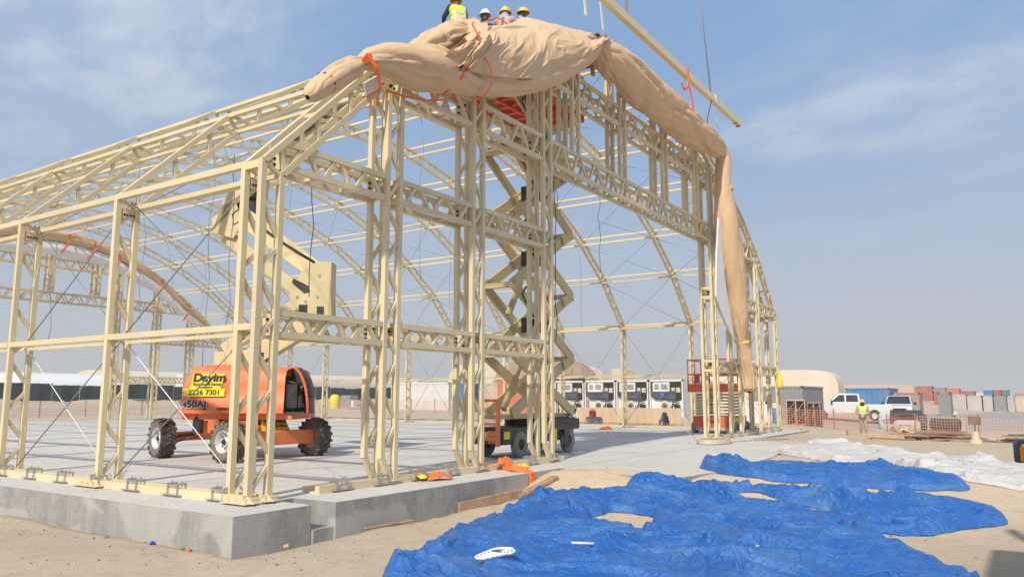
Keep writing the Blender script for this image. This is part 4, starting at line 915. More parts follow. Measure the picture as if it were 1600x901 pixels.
chs.build('chassis', 'orange', boom, bevel=.03)
for yy, hh in ((-1.22, .30), (1.15, .20)):
    MB().bx(-1.02, 1.05, yy-.13, yy+.13, .42-hh/2+.03, .42+hh/2+.03).build('axle', 'orange', boom, bevel=.02)
MB().tube([(-.2, -1.37, .34), (-.2, -1.45, .42), (-.2, -1.37, .5)], .018, 6).build('tie_down_ring', 'strap', boom)
lug_wheel(boom, (-1.14, -1.22, .42), -1, steer=rad(0)); lug_wheel(boom, (1.17, -1.22, .42), 1, steer=0)
lug_wheel(boom, (-1.10, 1.15, .42), -1, steer=rad(-10)); lug_wheel(boom, (1.1, 1.15, .42), 1, steer=rad(-10))
rd = MB(); rd.tube([(-.9, 1.0, .45), (-.3, .98, .5), (.3, .98, .48)], .03, 6); rd.tube([(-.9, .9, .35), (-.1, .6, .55)], .02, 6); rd.build('steering_rod', 'engine', boom)
# decal board on the chassis front corner
TA = rad(-57)
TR = Matrix.Translation((.13, .08, 0)) @ Matrix.Rotation(TA, 4, 'Z')
def turn(name, mb, mats, bevel=0, par=None):
    o = mb.build(name, mats, boom, bevel=bevel); o.matrix_local = TR; return o
turn('turntable', MB().bx(-.95, 1.45, -.95, .95, .84, .98), 'orange', .02)
turn('slew_ring', MB().cyl((0, 0, .7), (0, 0, .86), .48, n=28), 'black')
def hood(sg):
    m_ = MB(); y0, y1 = (-1.08, -.34) if sg < 0 else (.34, 1.0)
    x0, x1 = -.92, (1.30 if sg < 0 else 1.3)
    # rounded shell: sections along x
    secs = []
    for i in range(13):
        t = i/12; x = x0+(x1-x0)*t
        top = 1.98+.06*math.sin(t*1.6)-.20*max(0, t-.35)**1.3-.25*max(0, (.08-t)/.08)**2
        yo = 0.0 if t > .06 else .05*(1-t/.06)
        sec = []
        prof_ = [(1.0, .98), (1.02, 1.22), (.99, 1.25), (.97, 1.55), (.93, top-.16), (.84, top-.05), (.70, top), (.35, top+.03), (0, top+.03)]
        for k, z in prof_: sec.append((x, (-.34-(.74*k-yo*(k > .5))) if sg < 0 else (.34+(.66*k-yo*(k > .5))), z))
        secs.append(sec)
    n_ = len(secs[0]); V = [v for s_ in secs for v in s_]
    F = [(i*n_+j, i*n_+j+1, (i+1)*n_+j+1, (i+1)*n_+j) for i in range(12) for j in range(n_-1)]
    m_.add(V, F, 0, True)
    m_.add(secs[0]+[(x0, y1 if sg < 0 else y0, .98)], [tuple(range(n_+1))], 0)
    if sg > 0: m_.add(secs[-1]+[(x1, y0, .98)], [tuple(range(n_+1))], 0)
    m_.bx(x0-.02, x1, (y0 if sg < 0 else y0)-.0, y1, .96, 1.0)
    return turn('engine_hood' if sg < 0 else 'tank_hood', m_, 'orange')
h1 = hood(-1); h2 = hood(1)
# lower ledge strip and counterweight
turn('counterweight', MB().prism([(-1.00, -1.0), (-.92, -1.06), (-.92, 1.0), (-1.00, .95)], .98, 1.25, 'XY'), 'orange', .03)
turn('ledge', MB().bx(-.96, 1.3, -1.115, -1.085, .98, 1.06), 'orange')
# open engine bay facing right: dark engine, curved door
en = MB(); en.bx(1.0, 1.30, -1.02, -.36, 1.0, 1.78); en.bx(1.2, 1.5, -.9, -.45, 1.05, 1.4); en.cyl((1.3, -.7, 1.5), (1.62, -.7, 1.5), .13); en.cyl((1.3, -.5, 1.3), (1.6, -.5, 1.3), .09); en.bx(1.3, 1.55, -.98, -.8, 1.1, 1.6)
en.tube([(1.3, -.6, 1.2), (1.6, -.62, 1.35), (1.58, -.8, 1.6), (1.3, -.9, 1.66)], .03, 6); en.tube([(1.35, -.45, 1.6), (1.6, -.5, 1.55), (1.6, -.7, 1.2)], .022, 6)
turn('engine', en, 'engine')
ms = MB()
for k in range(5): ms.cyl((1.56, -.85+.09*k, 1.1), (1.56, -.85+.09*k, 1.35+.05*(k % 2)), .018, n=6)
turn('engine_pipes', ms, 'galv')
dr = MB(); P_ = []
for i in range(9):
    t = i/8; a = -.15+t*1.35
    P_.append((1.30+.50*math.cos(a*1.12)**.7, .97+1.0*math.sin(max(a, 0))/math.sin(1.2)))
door_poly = [(x, z) for x, z in P_]
for (xa, za), (xb, zb) in zip(P_, P_[1:]): dr.add([(xa, -1.0, za), (xa, -.42, za), (xb, -.42, zb), (xb, -1.0, zb)], [(0, 1, 2, 3)], 0, True)
dr.add([(1.27, -.50, .99)]+[(xa-.01, -.50, za) for xa, za in P_]+[(1.27, -.50, 1.97)], [tuple(range(11))], 0)
for (xa, za), (xb, zb) in zip(P_, P_[1:]): dr.beam((xa, -1.01, za), (xb, -1.01, zb), .05, .03, 1, (0, 1, 0))
dr.bx(1.28, 1.72, -1.0, -.42, .97, 1.01, 0)
do = turn('open_door', dr, ['black', 'red']); sdm = do.modifiers.new('solid', 'SOLIDIFY'); sdm.thickness = .03; sdm.material_offset = 0
# decals with lettering on the hood side (-y side faces the camera)
fx = TR @ Matrix(((1, 0, 0, 0), (0, 0, -1, 0), (0, 1, 0, 0), (0, 0, 0, 1)))
def decal(cx_, cz_, w_, h_, y_, sk=0.0):
    m_ = MB().add([(cx_-w_/2-sk, y_, cz_-h_/2), (cx_+w_/2-sk, y_, cz_-h_/2), (cx_+w_/2+sk, y_+.02*0, cz_+h_/2), (cx_-w_/2+sk, y_, cz_+h_/2)], [(0, 1, 2, 3)])
    return turn('sign_sticker', m_, 'yellow')
yS = -1.108
decal(-.37, 1.68, .68, .30, yS+.03, .03); d2 = decal(-.40, 1.545, .66, .08, yS+.012); decal(-.42, 1.42, .88, .165, yS+.005, .0)
M['yellow']
def tx(s, x, z, size, y=yS-.006, sx=1.0, bold=0.0, m_='ink', shear=0.0):
    mt = TR @ Matrix.Translation((x, y, z)) @ Matrix(((1, 0, 0, 0), (0, 0, -1, 0), (0, 1, 0, 0), (0, 0, 0, 1)))
    return text('lettering', s, size, m_, mt, boom, .002, 'CENTER', sx, bold, shear)
tx('Dayim', -.34, 1.735, .235, yS+.02, 1.15, .008, shear=.15); tx('Equipment Rental', -.37, 1.595, .085, yS+.01, 1.0, .002); tx('rental@dayim', -.40, 1.535, .06, yS+.006, .9); tx('2226 7301', -.42, 1.42, .15, yS, 1.08, .003)
tx('450AJ', -.62, 1.165, .20, yS-.014, 1.1, .007, 'ink'); tx('450AJ', -.612, 1.157, .20, yS-.008, 1.1, .014, 'white')
turn('latch', MB().bx(-.12, .12, -1.13, -1.10, 1.05, 1.10), 'black')
# second board low on the chassis, leaning
sb = MB().add([(-.42, -1.1, .56), (.36, -1.1, .56), (.26, -.95, .93), (-.36, -.95, .93)], [(0, 1, 2, 3)]); sb.add([(-.42, -1.08, .56), (.36, -1.08, .56), (.26, -.93, .93), (-.36, -.93, .93)], [(3, 2, 1, 0)])
sbo = sb.build('sign_board', 'yellow', boom, loc=(.22, 0, 0)); 
t_ = text('lettering', 'Dayim', .2, 'ink', Matrix.Translation((.19, -1.03, .82)) @ Matrix.Rotation(rad(68), 4, 'X'), boom, .002, 'CENTER', 1.15, .008)
t_ = text('lettering', 'Equipment Rental', .08, 'ink', Matrix.Translation((.19, -1.085, .70)) @ Matrix.Rotation(rad(68), 4, 'X'), boom, .002, 'CENTER', 1.0, .002)
turn('front_box', MB().bx(-.35, .55, -1.02, -.5, .56, .82), 'orange', .02)
turn('hydraulic_tank', MB().cyl((-.62, -.85, .55), (-.62, -.85, .92), .11, n=14), 'black')
def armb(name, p, q, w_, h_, m_='boom', v0=0.0, bevel=.02):
    mb = MB().beam((p[0], v0, p[1]), (q[0], v0, q[1]), h_, w_, 0, (0, 1, 0)); return turn(name, mb, m_, bevel)
armb('lower_arm', (-.15, 1.98), (1.80, 3.16), .36, .42); armb('lower_link', (-.45, 2.40), (1.40, 3.58), .26, .26)
armb('link_gap_shade', (.1, 2.02), (1.7, 3.02), .26, .06, 'engine')  # dark strip paints the shade in the gap between the links
turn('boom_mount', MB().prism([(-.6, .98), (.35, .98), (.3, 2.1), (-.1, 2.35), (-.6, 2.35)], -.22, .22), 'boom', .02)
bl = MB(); 
for s_ in (-.24, .20): bl.prism([(1.30, 3.25), (1.05, 3.62), (1.35, 4.22), (1.70, 4.42), (1.98, 4.42), (2.05, 3.05), (1.75, 2.9)], s_, s_+.04)
bl.bx(1.98, 2.02, -.24, .24, 3.05, 4.42)
turn('elbow', bl, 'boom', .006)
turn('elbow_opening_shade', MB().bx(1.3, 1.5, -.25, -.24, 3.22, 3.42), 'engine'); turn('elbow_opening_shade', MB().bx(1.72, 1.88, -.25, -.24, 3.1, 3.38), 'engine'); turn('elbow_opening_shade', MB().prism([(1.15, 4.03), (1.5, 3.86), (1.55, 3.72), (1.42, 3.68), (1.12, 3.92)], -.25, -.24), 'engine')  # dark patches on the cheek plate paint the shade of its cut-outs
bp = MB()
for x, z in ((1.75, 4.1), (1.25, 3.6), (1.72, 3.6), (1.45, 3.5)): bp.cyl((x, -.26, z), (x, -.24, z), .03, n=8)
turn('elbow_pins', bp, 'cable')
armb('upper_arm', (1.8, 4.10), (-.25, 5.60), .32, .44); armb('upper_link', (1.45, 3.60), (-.55, 5.06), .26, .30)
hs = MB(); hs.tube([(1.6, -.16, 4.42), (1.2, -.18, 4.66), (.7, -.18, 4.98), (.3, -.18, 5.28), (0, -.2, 5.5), (-.3, -.2, 5.3), (-.35, -.2, 5.55), (-.05, -.2, 5.8)], .03, 6); hs.tube([(1.45, -.1, 4.5), (.9, -.12, 4.9), (.35, -.1, 5.32)], .025, 6)
turn('hose_bundle', hs, 'hose')
hd = MB(); 
for s_ in (-.22, .18): hd.prism([(-.82, 5.45), (-.80, 5.12), (-.30, 4.98), (-.10, 5.35), (-.28, 5.85), (-.62, 5.78), (-.55, 5.95), (-.15, 6.45), (.2, 6.55), (.35, 6.35), (.0, 6.12), (-.34, 5.92), (-.62, 5.62)], s_, s_+.04)
hd.bx(-.62, -.2, -.2, .2, 5.05, 5.12)
turn('boom_head', hd, 'boom', .006)
hh = MB(); random.seed(3)
for k in range(9):
    o_ = random.uniform(-.06, .06); hh.tube([(-.38+o_, -.15+.03*k, 5.1), (-.42+o_, -.17+.03*k, 5.4), (-.22+o_, -.15+.03*k, 5.75), (.05+o_, -.12+.03*k, 6.0), (.25, -.1+.02*k, 6.1+.03*k)], .022, 5)
hh.bx(-.42, .1, -.12, .12, 5.25, 5.9)
turn('hose_loop', hh, 'hose')
armb('main_boom', (-.1, 6.26), (2.3, 8.20), .28, .34); armb('fly_boom', (2.2, 8.14), (4.0, 9.55), .18, .2, 'red'); 
hc = MB(); hc.beam((.35, -.2, 6.85), (2.3, -.2, 8.42), .10, .07, 0, (0, 1, 0))
for k in range(16):
    t = k/16; hc.cyl((.4+1.85*t, -.25, 6.90+1.5*t), (.4+1.85*t, -.22, 6.90+1.5*t), .03, n=6)
turn('hose_track', hc, 'hose')
armb('jib_arm', (4.0, 9.5), (4.5, 8.95), .12, .14, 'orange')
bk = MB(); x0, x1, y0, y1, z0 = 4.25, 5.25, -.55, .95, 8.9
bk.bx(x0, x1, y0, y1, z0, z0+.06)
for z in (z0+.5, z0+.95):
    for a, b_ in (((x0, y0), (x1, y0)), ((x1, y0), (x1, y1)), ((x1, y1), (x0, y1)), ((x0, y1), (x0, y0))): bk.tube([(a[0], a[1], z), (b_[0], b_[1], z)], .022, 6)
for x in (x0, (x0+x1)/2, x1):
    for y in (y0, 0, y1): 
        if x != (x0+x1)/2 or y != 0: bk.tube([(x, y, z0), (x, y, z0+.95)], .022, 6)
turn('basket', bk, 'strap')
cb = MB().cyl((-.05, -.1, 2.35), (-.05, -.1, 2.75), .07, n=10); cb.box((-.12, -.1, 2.72), (.26, .06, .05))
turn('exhaust', MB().cyl((.62, -.7, 2.02), (.62, -.7, 2.30), .075, n=12).bx(.40, .64, -.72, -.68, 2.22, 2.25), 'black')

# ================================================================ TALL SCISSOR LIFT
SC = (9.82, 2.42)
sc = empty('scissor_lift', (SC[0], SC[1], 0), 0, 'tall raised scissor lift with black chassis and red platform behind the gable', 'scissor lift', 'scissor lifts'); sc.scale = (1, .52, 1)
m = MB(); m.bx(-1.55, 1.6, -.82, .82, .30, .62); m.bx(-.1, 1.75, -.98, -.80, .55, .80); m.bx(-.1, 1.75, .8, .98, .55, .80); m.bx(-1.6, -.1, -.9, .9, .30, .66)
m.build('chassis', 'black', sc, bevel=.02)
m = MB(); m.bx(.0, 1.7, -.8, .8, .80, .83); m.build('deck_plate', 'black', sc)
for x in (-.90, 1.25):
    for s_ in (-1, 1):
        wq = MB().lathe([(.12, -.11), (.25, -.12), (.285, -.09), (.29, 0), (.285, .09), (.25, .12), (.12, .11), (.12, -.11)], axis='Y', n=28)
        wo = wq.build('wheel', 'greytyre', sc, loc=(x, s_*.85, .29)); MB().lathe([(.17, s_*.1), (.15, s_*.05), (.05, s_*.06), (.04, s_*.12), (.001, s_*.12)], axis='Y', n=18).build('rim', 'engine', wo)
# ladder and guard at the left end
ld = MB(); 
for y in (-.85, -.02): ld.bx(-1.78, -1.70, y-.07, y+.07, .28, 1.28)
for z in (.40, .72, 1.22): ld.bx(-1.76, -1.70, -.85, -.02, z, z+.06)
ld.build('ladder', 'orange', sc)
MB().bx(-1.72, -1.62, -.75, -.3, .34, .6).build('control_box', 'orange', sc, bevel=.01)
MB().bx(-1.635, -1.625, -.2, .1, .44, .58).build('sticker', 'yellow', sc); MB().bx(.42, .62, -.995, -.985, .20, .58).build('caution_sticker', 'yellow', sc); MB().bx(-1.55, -1.32, -.905, -.90, .42, .58).build('caution_sticker', 'yellow', sc)
MB().bx(.28, .34, -.99, -.92, .3, .55).build('hazard_lamp', 'red', sc)
MB().bx(.98, 1.25, -.99, -.90, .12, .72).build('side_panel', 'black', sc, bevel=.01)
MB().lathe([(.05, 0), (.05, .1), (.03, .13), (.001, .14)], n=12).build('beacon', 'lampamber', sc, loc=(1.5, -.6, .83))
bxm = MB(); bxm.bx(-1.5, 1.6, -.6, .6, .84, .93); bxm.build('arm_base', 'arm', sc)
LV = [.95, 2.28, 3.86, 5.44, 7.04, 8.45]; XL, XR = -1.07, 1.60
for k in range(5):
    za, zb = LV[k], LV[k+1]
    for yy, s_ in ((-.72, -1), (.72, 1)):
        for j2, (p, q) in enumerate((((XL, za), (XR, zb)), ((XL, zb), (XR, za)))):
            y_ = yy+(s_*.05 if j2 else -s_*.06)
            ubeam('scissor_arm', (p[0], y_, p[1]), (q[0], y_, q[1]), .23, .13, 'arm', sc, (0, 1, 0))
        mm = MB().cyl(((XL+XR)/2, yy-.14, (za+zb)/2), ((XL+XR)/2, yy+.14, (za+zb)/2), .07, n=12); mm.build('pivot_pin', 'cable', sc)
    for x, z in ((XL, zb), (XR, zb), ((XL+XR)/2, (za+zb)/2)):
        ubeam('cross_tube', (x, -.78, z), (x, .78, z), .12, .12, 'arm', sc, (0, 0, 1))
    if k < 4:
        ubeam('end_plate', (XR-.45, -.80, zb-.20), (XR+.06, -.80, zb+.02), .24, .03, 'arm', sc)
for k, (p, q) in enumerate((((-.9, 1.05), (.5, 2.9)), ((-.7, 3.2), (.7, 5.4)))):
    MB().cyl((p[0], 0, p[1]), (q[0]*.4+p[0]*.6, 0, q[1]*.4+p[1]*.6), .10, n=12).cyl((p[0], 0, p[1]), (q[0], 0, q[1]), .055, n=10).build('lift_cylinder', 'arm', sc)
for k in range(1, 5):
    za, zb = LV[k], LV[k+1]; zm = (za+zb)/2
    hm = MB(); pts = [(XL+.55, -.95, zb-.08), (XL+.35, -.97, zb-.04), (XL+.2, -.97, zb-.22), (XL+.6, -.97, zb-.62), (-.35, -.96, zm+.10), (-.05, -.98, zm-.25), (.25, -.97, zm-.1), (.35, -.96, zm+.25)]
    hm.tube(pts, .032, 6); hm.build('hose', 'hose', sc)
    hm = MB(); hm.bx(-.3, .05, -.5, -.2, zm-.25, zm+.1); hm.tube([(-.2, -.8, zm-.3), (.1, -.82, zm), (.2, -.8, zm+.3)], .03, 5); hm.build('valve_block', 'engine', sc)
# platform
PZ = 8.62
m = MB(); X0, X1, Y0_, Y1_ = -1.9, 2.15, -1.02, 2.9
m.bx(X0, X1, Y0_, Y1_, PZ+.10, PZ+.14)
for y in (Y0_, Y1_): m.bx(X0, X1, y-.03, y+.03, PZ, PZ+.26)
for x in (X0, X1): m.bx(x-.03, x+.03, Y0_, Y1_, PZ, PZ+.26)
for k in range(9):
    x = X0+(X1-X0)*(k+.5)/9; m.bx(x-.03, x+.03, Y0_+.03, Y1_-.03, PZ+.0, PZ+.10)
m.bx(X0, X1, -.5, -.42, PZ-.04, PZ+.08); m.bx(X0, X1, .9, .98, PZ-.04, PZ+.08); m.bx(X0, X1, 1.9, 1.98, PZ-.04, PZ+.08)
m.build('platform', 'red', sc)
rl = MB()
for z in (PZ+.75, PZ+1.25):
    for a, b_ in (((X0, Y0_), (X1, Y0_)), ((X1, Y0_), (X1, Y1_)), ((X1, Y1_), (X0, Y1_)), ((X0, Y1_), (X0, Y0_))): rl.tube([(a[0], a[1], z), (b_[0], b_[1], z)], .02, 6)
for k in range(5):
    x = X0+(X1-X0)*k/4
    for y in (Y0_, Y1_): rl.tube([(x, y, PZ+.2), (x, y, PZ+1.25)], .02, 6)
rl.build('guard_rail', 'red', sc)
for cx_ in (-1.55, 1.45):
    st = MB().bx(cx_-.36, cx_+.36, Y0_-.045, Y0_-.035, PZ+.04, PZ+.20); stp = st.build('hazard_sign', 'yellow', sc)
    text('lettering', 'SCISSOR LIFT', .12, 'ink', Matrix.Translation((cx_, Y0_-.05, PZ+.12)) @ Matrix.Rotation(rad(90), 4, 'X'), stp, .001, 'CENTER', .8, .004)

# ================================================================ SMALL SCISSOR LIFT
s2 = empty('scissor_lift', (23.0, 2.15, 0), 0, 'small lowered red scissor lift parked behind the right door jamb', 'scissor lift', 'scissor lifts')
MB().bx(-.7, 1.05, -.62, .85, .20, .62).build('chassis', 'red', s2, bevel=.03)
MB().bx(-.73, -.70, -.55, .75, .12, .22).build('bumper', 'beigec', s2)
for x in (-.45, .8):
    for s_ in (-.66, .86):
        wo = MB().lathe([(.1, -.09), (.19, -.09), (.215, -.06), (.215, .06), (.19, .09), (.1, .09), (.1, -.09)], axis='Y', n=22).build('wheel', 'greytyre', s2, loc=(x, s_, .215))
        MB().lathe([(.12, -.05), (.05, -.07), (.001, -.07)], axis='Y', n=14).build('rim', 'engine', wo)
for k in range(7):
    z = .70+k*.115
    for y in (-.5, .7): ubeam('scissor_arm', (-.65, y, z), (1.0, y, z+.05), .085, .07, 'arm', s2, (0, 1, 0))
    ubeam('cross_tube', (-.62, -.5, z+.02), (-.62, .7, z+.02), .07, .07, 'arm', s2, (0, 0, 1))
ubeam('ladder_rail', (-.76, -.05, .55), (-.76, -.05, 1.35), .05, .05, 'red', s2); 
for z in (.45, .75, 1.05, 1.35): ubeam('ladder_rung', (-.76, -.05, z), (-.76, .3, z), .03, .03, 'engine', s2, (0, 0, 1))
m = MB(); m.bx(-.9, 1.3, -.72, .92, 1.50, 1.56); m.bx(-.92, -.88, -.72, .92, 1.50, 1.80); m.bx(-.92, 1.3, -.74, -.70, 1.50, 1.80); m.bx(-.92, 1.3, .90, .94, 1.50, 1.80); m.build('platform', 'red', s2)
rl = MB()
for z in (2.15, 2.68):
    for a, b_ in (((-.9, -.72), (1.3, -.72)), ((1.3, -.72), (1.3, .92)), ((1.3, .92), (-.9, .92)), ((-.9, .92), (-.9, -.72))): rl.tube([(a[0], a[1], z), (b_[0], b_[1], z)], .022, 6)
for x in (-.9, -.2, .5, 1.3):
    for y in (-.72, .92): rl.tube([(x, y, 1.8), (x, y, 2.68)], .022, 6)
rl.tube([(-.9, .1, 1.8), (-.9, .1, 2.68)], .022, 6)
rl.build('guard_rail', 'red', s2)
MB().bx(-.935, -.925, -.25, .25, 1.66, 1.80).build('sticker', 'yellow', s2)
MB().bx(-.4, 0.1, -.635, -.625, .28, .56).build('caution_sticker', 'yellow', s2)
MB().bx(-.86, -.78, .5, .7, 1.82, 2.1).build('control_box', 'redpl', s2, bevel=.02)
# ================================================================ PEOPLE
def capsule(mb, p, q, r0, r1, n=12, mi=0):
    p, q = Vector(p), Vector(q)
    if (q-p).length < 1e-4: q = p+Vector((0, 0, 1e-3))
    _, _, x, y, z = frame(p, q, (0.21, 0.9, 0.3)); P = []; rings = []
    for k in range(5): a = -math.pi/2+(math.pi/2)*k/4; rings.append((p+z*math.sin(a)*r0, r0*math.cos(a)))
    for k in range(5): a = (math.pi/2)*k/4; rings.append((q+z*math.sin(a)*r1, r1*math.cos(a)))
    for c, r in rings:
        r = max(r, 1e-4)
        for i in range(n): t = 2*math.pi*i/n; P.append(c+x*math.cos(t)*r+y*math.sin(t)*r)
    F = [(j*n+i, j*n+(i+1) % n, (j+1)*n+(i+1) % n, (j+1)*n+i) for j in range(len(rings)-1) for i in range(n)]
    F += [tuple(reversed(range(n))), tuple(range((len(rings)-1)*n, len(rings)*n))]
    mb.add(P, F, mi, True)
def ell(mb, c, r, n=14, mi=0):
    P = []; m_ = 9
    for k in range(m_+1):
        a = -math.pi/2+math.pi*k/m_
        for i in range(n): t = 2*math.pi*i/n; P.append((c[0]+r[0]*max(1e-3, math.cos(a))*math.cos(t), c[1]+r[1]*max(1e-3, math.cos(a))*math.sin(t), c[2]+r[2]*math.sin(a)))
    F = [(j*n+i, j*n+(i+1) % n, (j+1)*n+(i+1) % n, (j+1)*n+i) for j in range(m_) for i in range(n)]
    F += [tuple(reversed(range(n))), tuple(range(m_*n, (m_+1)*n))]
    mb.add(P, F, mi, True)
def rem(o, v):
    r = o.modifiers.new('join', 'REMESH'); r.mode = 'VOXEL'; r.voxel_size = v; r.use_smooth_shade = True
    s = o.modifiers.new('soft', 'SMOOTH'); s.factor = .5; s.iterations = 3
def person(loc, rz, label, hat='hatY', shirt='navycloth', trousers='khaki', vest=None, scarf=None, H=1.74, lean=0.0, arms='work', group=None, hood=False, look=0.0, walk=0.06, skin='skin'):
    """local +x is where the person faces; origin at the feet"""
    root = empty('person', loc, rz, label, 'person', group); k = H/1.74
    S = lambda x, y, z: (x*k, y*k, z*k)
    def tor(x, y, z):   # lean of the trunk about the hips
        dz = z-.95; return S(x+math.sin(lean)*dz+math.cos(lean)*0, y, .95+math.cos(lean)*dz)
    hip = [S(0, s_*.10, .92) for s_ in (-1, 1)]; knee = [S(.05+walk*s_*.5, s_*.11, .50) for s_ in (-1, 1)]; ank = [S(-.02+walk*s_, s_*.12, .09) for s_ in (-1, 1)]
    sh = [tor(0, s_*.19, 1.43) for s_ in (-1, 1)]
    if arms == 'down': el = [tor(-.02, s_*.26, 1.15) for s_ in (-1, 1)]; wr = [tor(.08, s_*.27, .90) for s_ in (-1, 1)]
    elif arms == 'waist': el = [tor(-.04, s_*.29, 1.16) for s_ in (-1, 1)]; wr = [tor(.22, s_*.13, 1.06) for s_ in (-1, 1)]
    else: el = [tor(.18, s_*.28, 1.22) for s_ in (-1, 1)]; wr = [tor(.42, s_*.20, 1.20) for s_ in (-1, 1)]
    b = MB()
    hc = Vector(tor(.03, 0, 1.62)); 
    ell(b, hc, (.098*k, .078*k, .115*k)); capsule(b, hc+Vector((.045*k, 0, -.055*k)), hc+Vector((.06*k, 0, -.085*k)), .045*k, .03*k)
    capsule(b, hc+Vector((.09*k, 0, .0)), hc+Vector((.115*k, 0, -.022*k)), .010*k, .015*k)   # nose
    capsule(b, hc+Vector((.085*k, -.02*k, -.058*k)), hc+Vector((.085*k, .02*k, -.058*k)), .011*k, .011*k)   # lips
    for s_ in (-1, 1):
        capsule(b, hc+Vector((-.0, s_*.078*k, .015*k)), hc+Vector((-.01, s_*.086*k, -.03*k)), .016*k, .011*k)   # ears
        capsule(b, hc+Vector((.085*k, s_*.04*k, .03*k)), hc+Vector((.08*k, s_*.02*k, .034*k)), .012*k, .012*k)   # brows
    capsule(b, tor(0, 0, 1.45), hc+Vector((-.01, 0, -.06*k)), .06*k, .055*k)
    capsule(b, tor(0, -.10, 1.36), tor(0, .10, 1.36), .11*k, .11*k); capsule(b, tor(0, 0, 1.35), S(0, 0, 1.0), .13*k, .12*k)
    for i in (0, 1):
        capsule(b, sh[i], el[i], .052*k, .04*k); capsule(b, el[i], wr[i], .04*k, .028*k)
        capsule(b, hip[i], knee[i], .085*k, .055*k); capsule(b, knee[i], ank[i], .055*k, .038*k)
        d = (Vector(wr[i])-Vector(el[i])).normalized(); s_ = -1 if i == 0 else 1
        palm = Vector(wr[i])+d*.085*k; capsule(b, wr[i], palm, .030*k, .036*k)
        side = d.cross(Vector((0, 0, 1))); side = side.normalized() if side.length > .1 else Vector((1, 0, 0)); dn = side.cross(d)
        if dn.z > 0: dn = -dn
        for f, (o_, l_) in enumerate(((-.030, .062), (-.010, .074), (.010, .070), (.029, .055))):
            a = palm+side*o_*k; m_ = a+d*l_*.55*k+dn*.006*k; e = m_+d*l_*.38*k+dn*.028*k
            capsule(b, a, m_, .0105*k, .0098*k, 8); capsule(b, m_, e, .0098*k, .0085*k, 8)
        th = Vector(wr[i])+d*.035*k-side*s_*.03*k; capsule(b, th, th+d*.045*k-side*s_*.028*k+dn*.012*k, .014*k, .011*k, 8)
    body = b.build('body', skin, root); rem(body, .0095)
    ey = MB()
    for s_ in (-1, 1): ell(ey, hc+Vector((.087*k, s_*.031*k, .012*k)), (.010*k, .013*k, .008*k), 8)
    ey.build('eyes', 'ink', root)
    # clothes
    t = MB()
    capsule(t, S(0, -.07, .96), S(0, .07, .96), .125*k, .125*k)
    for i in (0, 1): capsule(t, hip[i], knee[i], .105*k, .080*k); capsule(t, knee[i], tuple(Vector(ank[i])+Vector((0, 0, .02))), .080*k, .066*k)
    rem(t.build('trousers', trousers, root), .014)
    s = MB(); capsule(s, tor(0, -.11, 1.38), tor(0, .11, 1.38), .118*k, .118*k); capsule(s, tor(0, -.05, 1.34), S(0, -.05, .95), .125*k, .135*k); capsule(s, tor(0, .05, 1.34), S(0, .05, .95), .125*k, .135*k)
    for i in (0, 1): capsule(s, sh[i], el[i], .070*k, .058*k); capsule(s, el[i], tuple(Vector(el[i]).lerp(Vector(wr[i]), .85)), .058*k, .045*k)
    rem(s.build('shirt', shirt, root), .014)
    bo = MB()
    for i in (0, 1): a = Vector(ank[i]); capsule(bo, a+Vector((-.03, 0, -.04)), a+Vector((.15, 0, -.05)), .045*k, .04*k); capsule(bo, a+Vector((0, 0, .08)), a, .055*k, .05*k)
    bo.build('boots', 'darkcloth', root)['kind'] = 'stuff'
    if vest:
        v = MB(); capsule(v, tor(0, -.10, 1.37), tor(0, .10, 1.37), .135*k, .135*k); capsule(v, tor(0, -.05, 1.33), tor(0, -.05, 1.02), .142*k, .150*k); capsule(v, tor(0, .05, 1.33), tor(0, .05, 1.02), .142*k, .150*k)
        rem(v.build('safety_vest', vest, root), .014)
        rf = MB()
        for z, rr in ((1.06, .162), (1.22, .160)):
            c0 = Vector(tor(0, 0, z)); n_ = 26
            P = []
            for i in range(n_):
                a = 2*math.pi*i/n_; ca, sa = math.cos(a), math.sin(a)
                x = rr*1.0*ca; y = (rr+.052)*sa
                for dz in (-.025, .025): P.append((c0.x+x*k, c0.y+y*k, c0.z+dz*k))
            rf.add(P, [(i*2, i*2+1, (i*2+3) % (2*n_), (i*2+2) % (2*n_)) for i in range(n_)], 0, True)
        for s_ in (-1, 1):
            pts = [tor(.15, s_*.10, 1.05), tor(.142, s_*.105, 1.3), tor(.10, s_*.11, 1.46), tor(0, s_*.115, 1.515), tor(-.10, s_*.11, 1.46), tor(-.142, s_*.105, 1.3), tor(-.15, s_*.10, 1.05)]
            for a, c in zip(pts, pts[1:]): rf.beam(a, c, .012, .045, 0, (0, 1, 0))
        rf.build('reflective_bands', 'reflect', root)['kind'] = 'stuff'
    if scarf:
        sc_ = MB(); ell(sc_, hc+Vector((-.018*k, 0, -.02*k)), (.100*k, .094*k, .125*k)); capsule(sc_, tor(-.02, -.05, 1.49), tor(-.02, .05, 1.49), .085*k, .085*k)
        capsule(sc_, hc+Vector((.02, 0, -.1*k)), tor(0, 0, 1.48), .08*k, .09*k)
        rem(sc_.build('scarf', scarf, root), .012)
    h = MB(); hz = hc+Vector((.0, 0, .045*k))
    h.lathe([(.150*k, -.005), (.152*k, .004), (.122*k, .018), (.122*k, .05), (.112*k, .085), (.085*k, .118), (.045*k, .136), (.001, .142)], (hz.x+.012, hz.y, hz.z), n=22, sx=1.12, sy=.98)
    h.beam((hz.x-.08, hz.y, hz.z+.125), (hz.x+.09, hz.y, hz.z+.125), .03, .03)
    ho = h.build('hard_hat', hat, root)
    return root
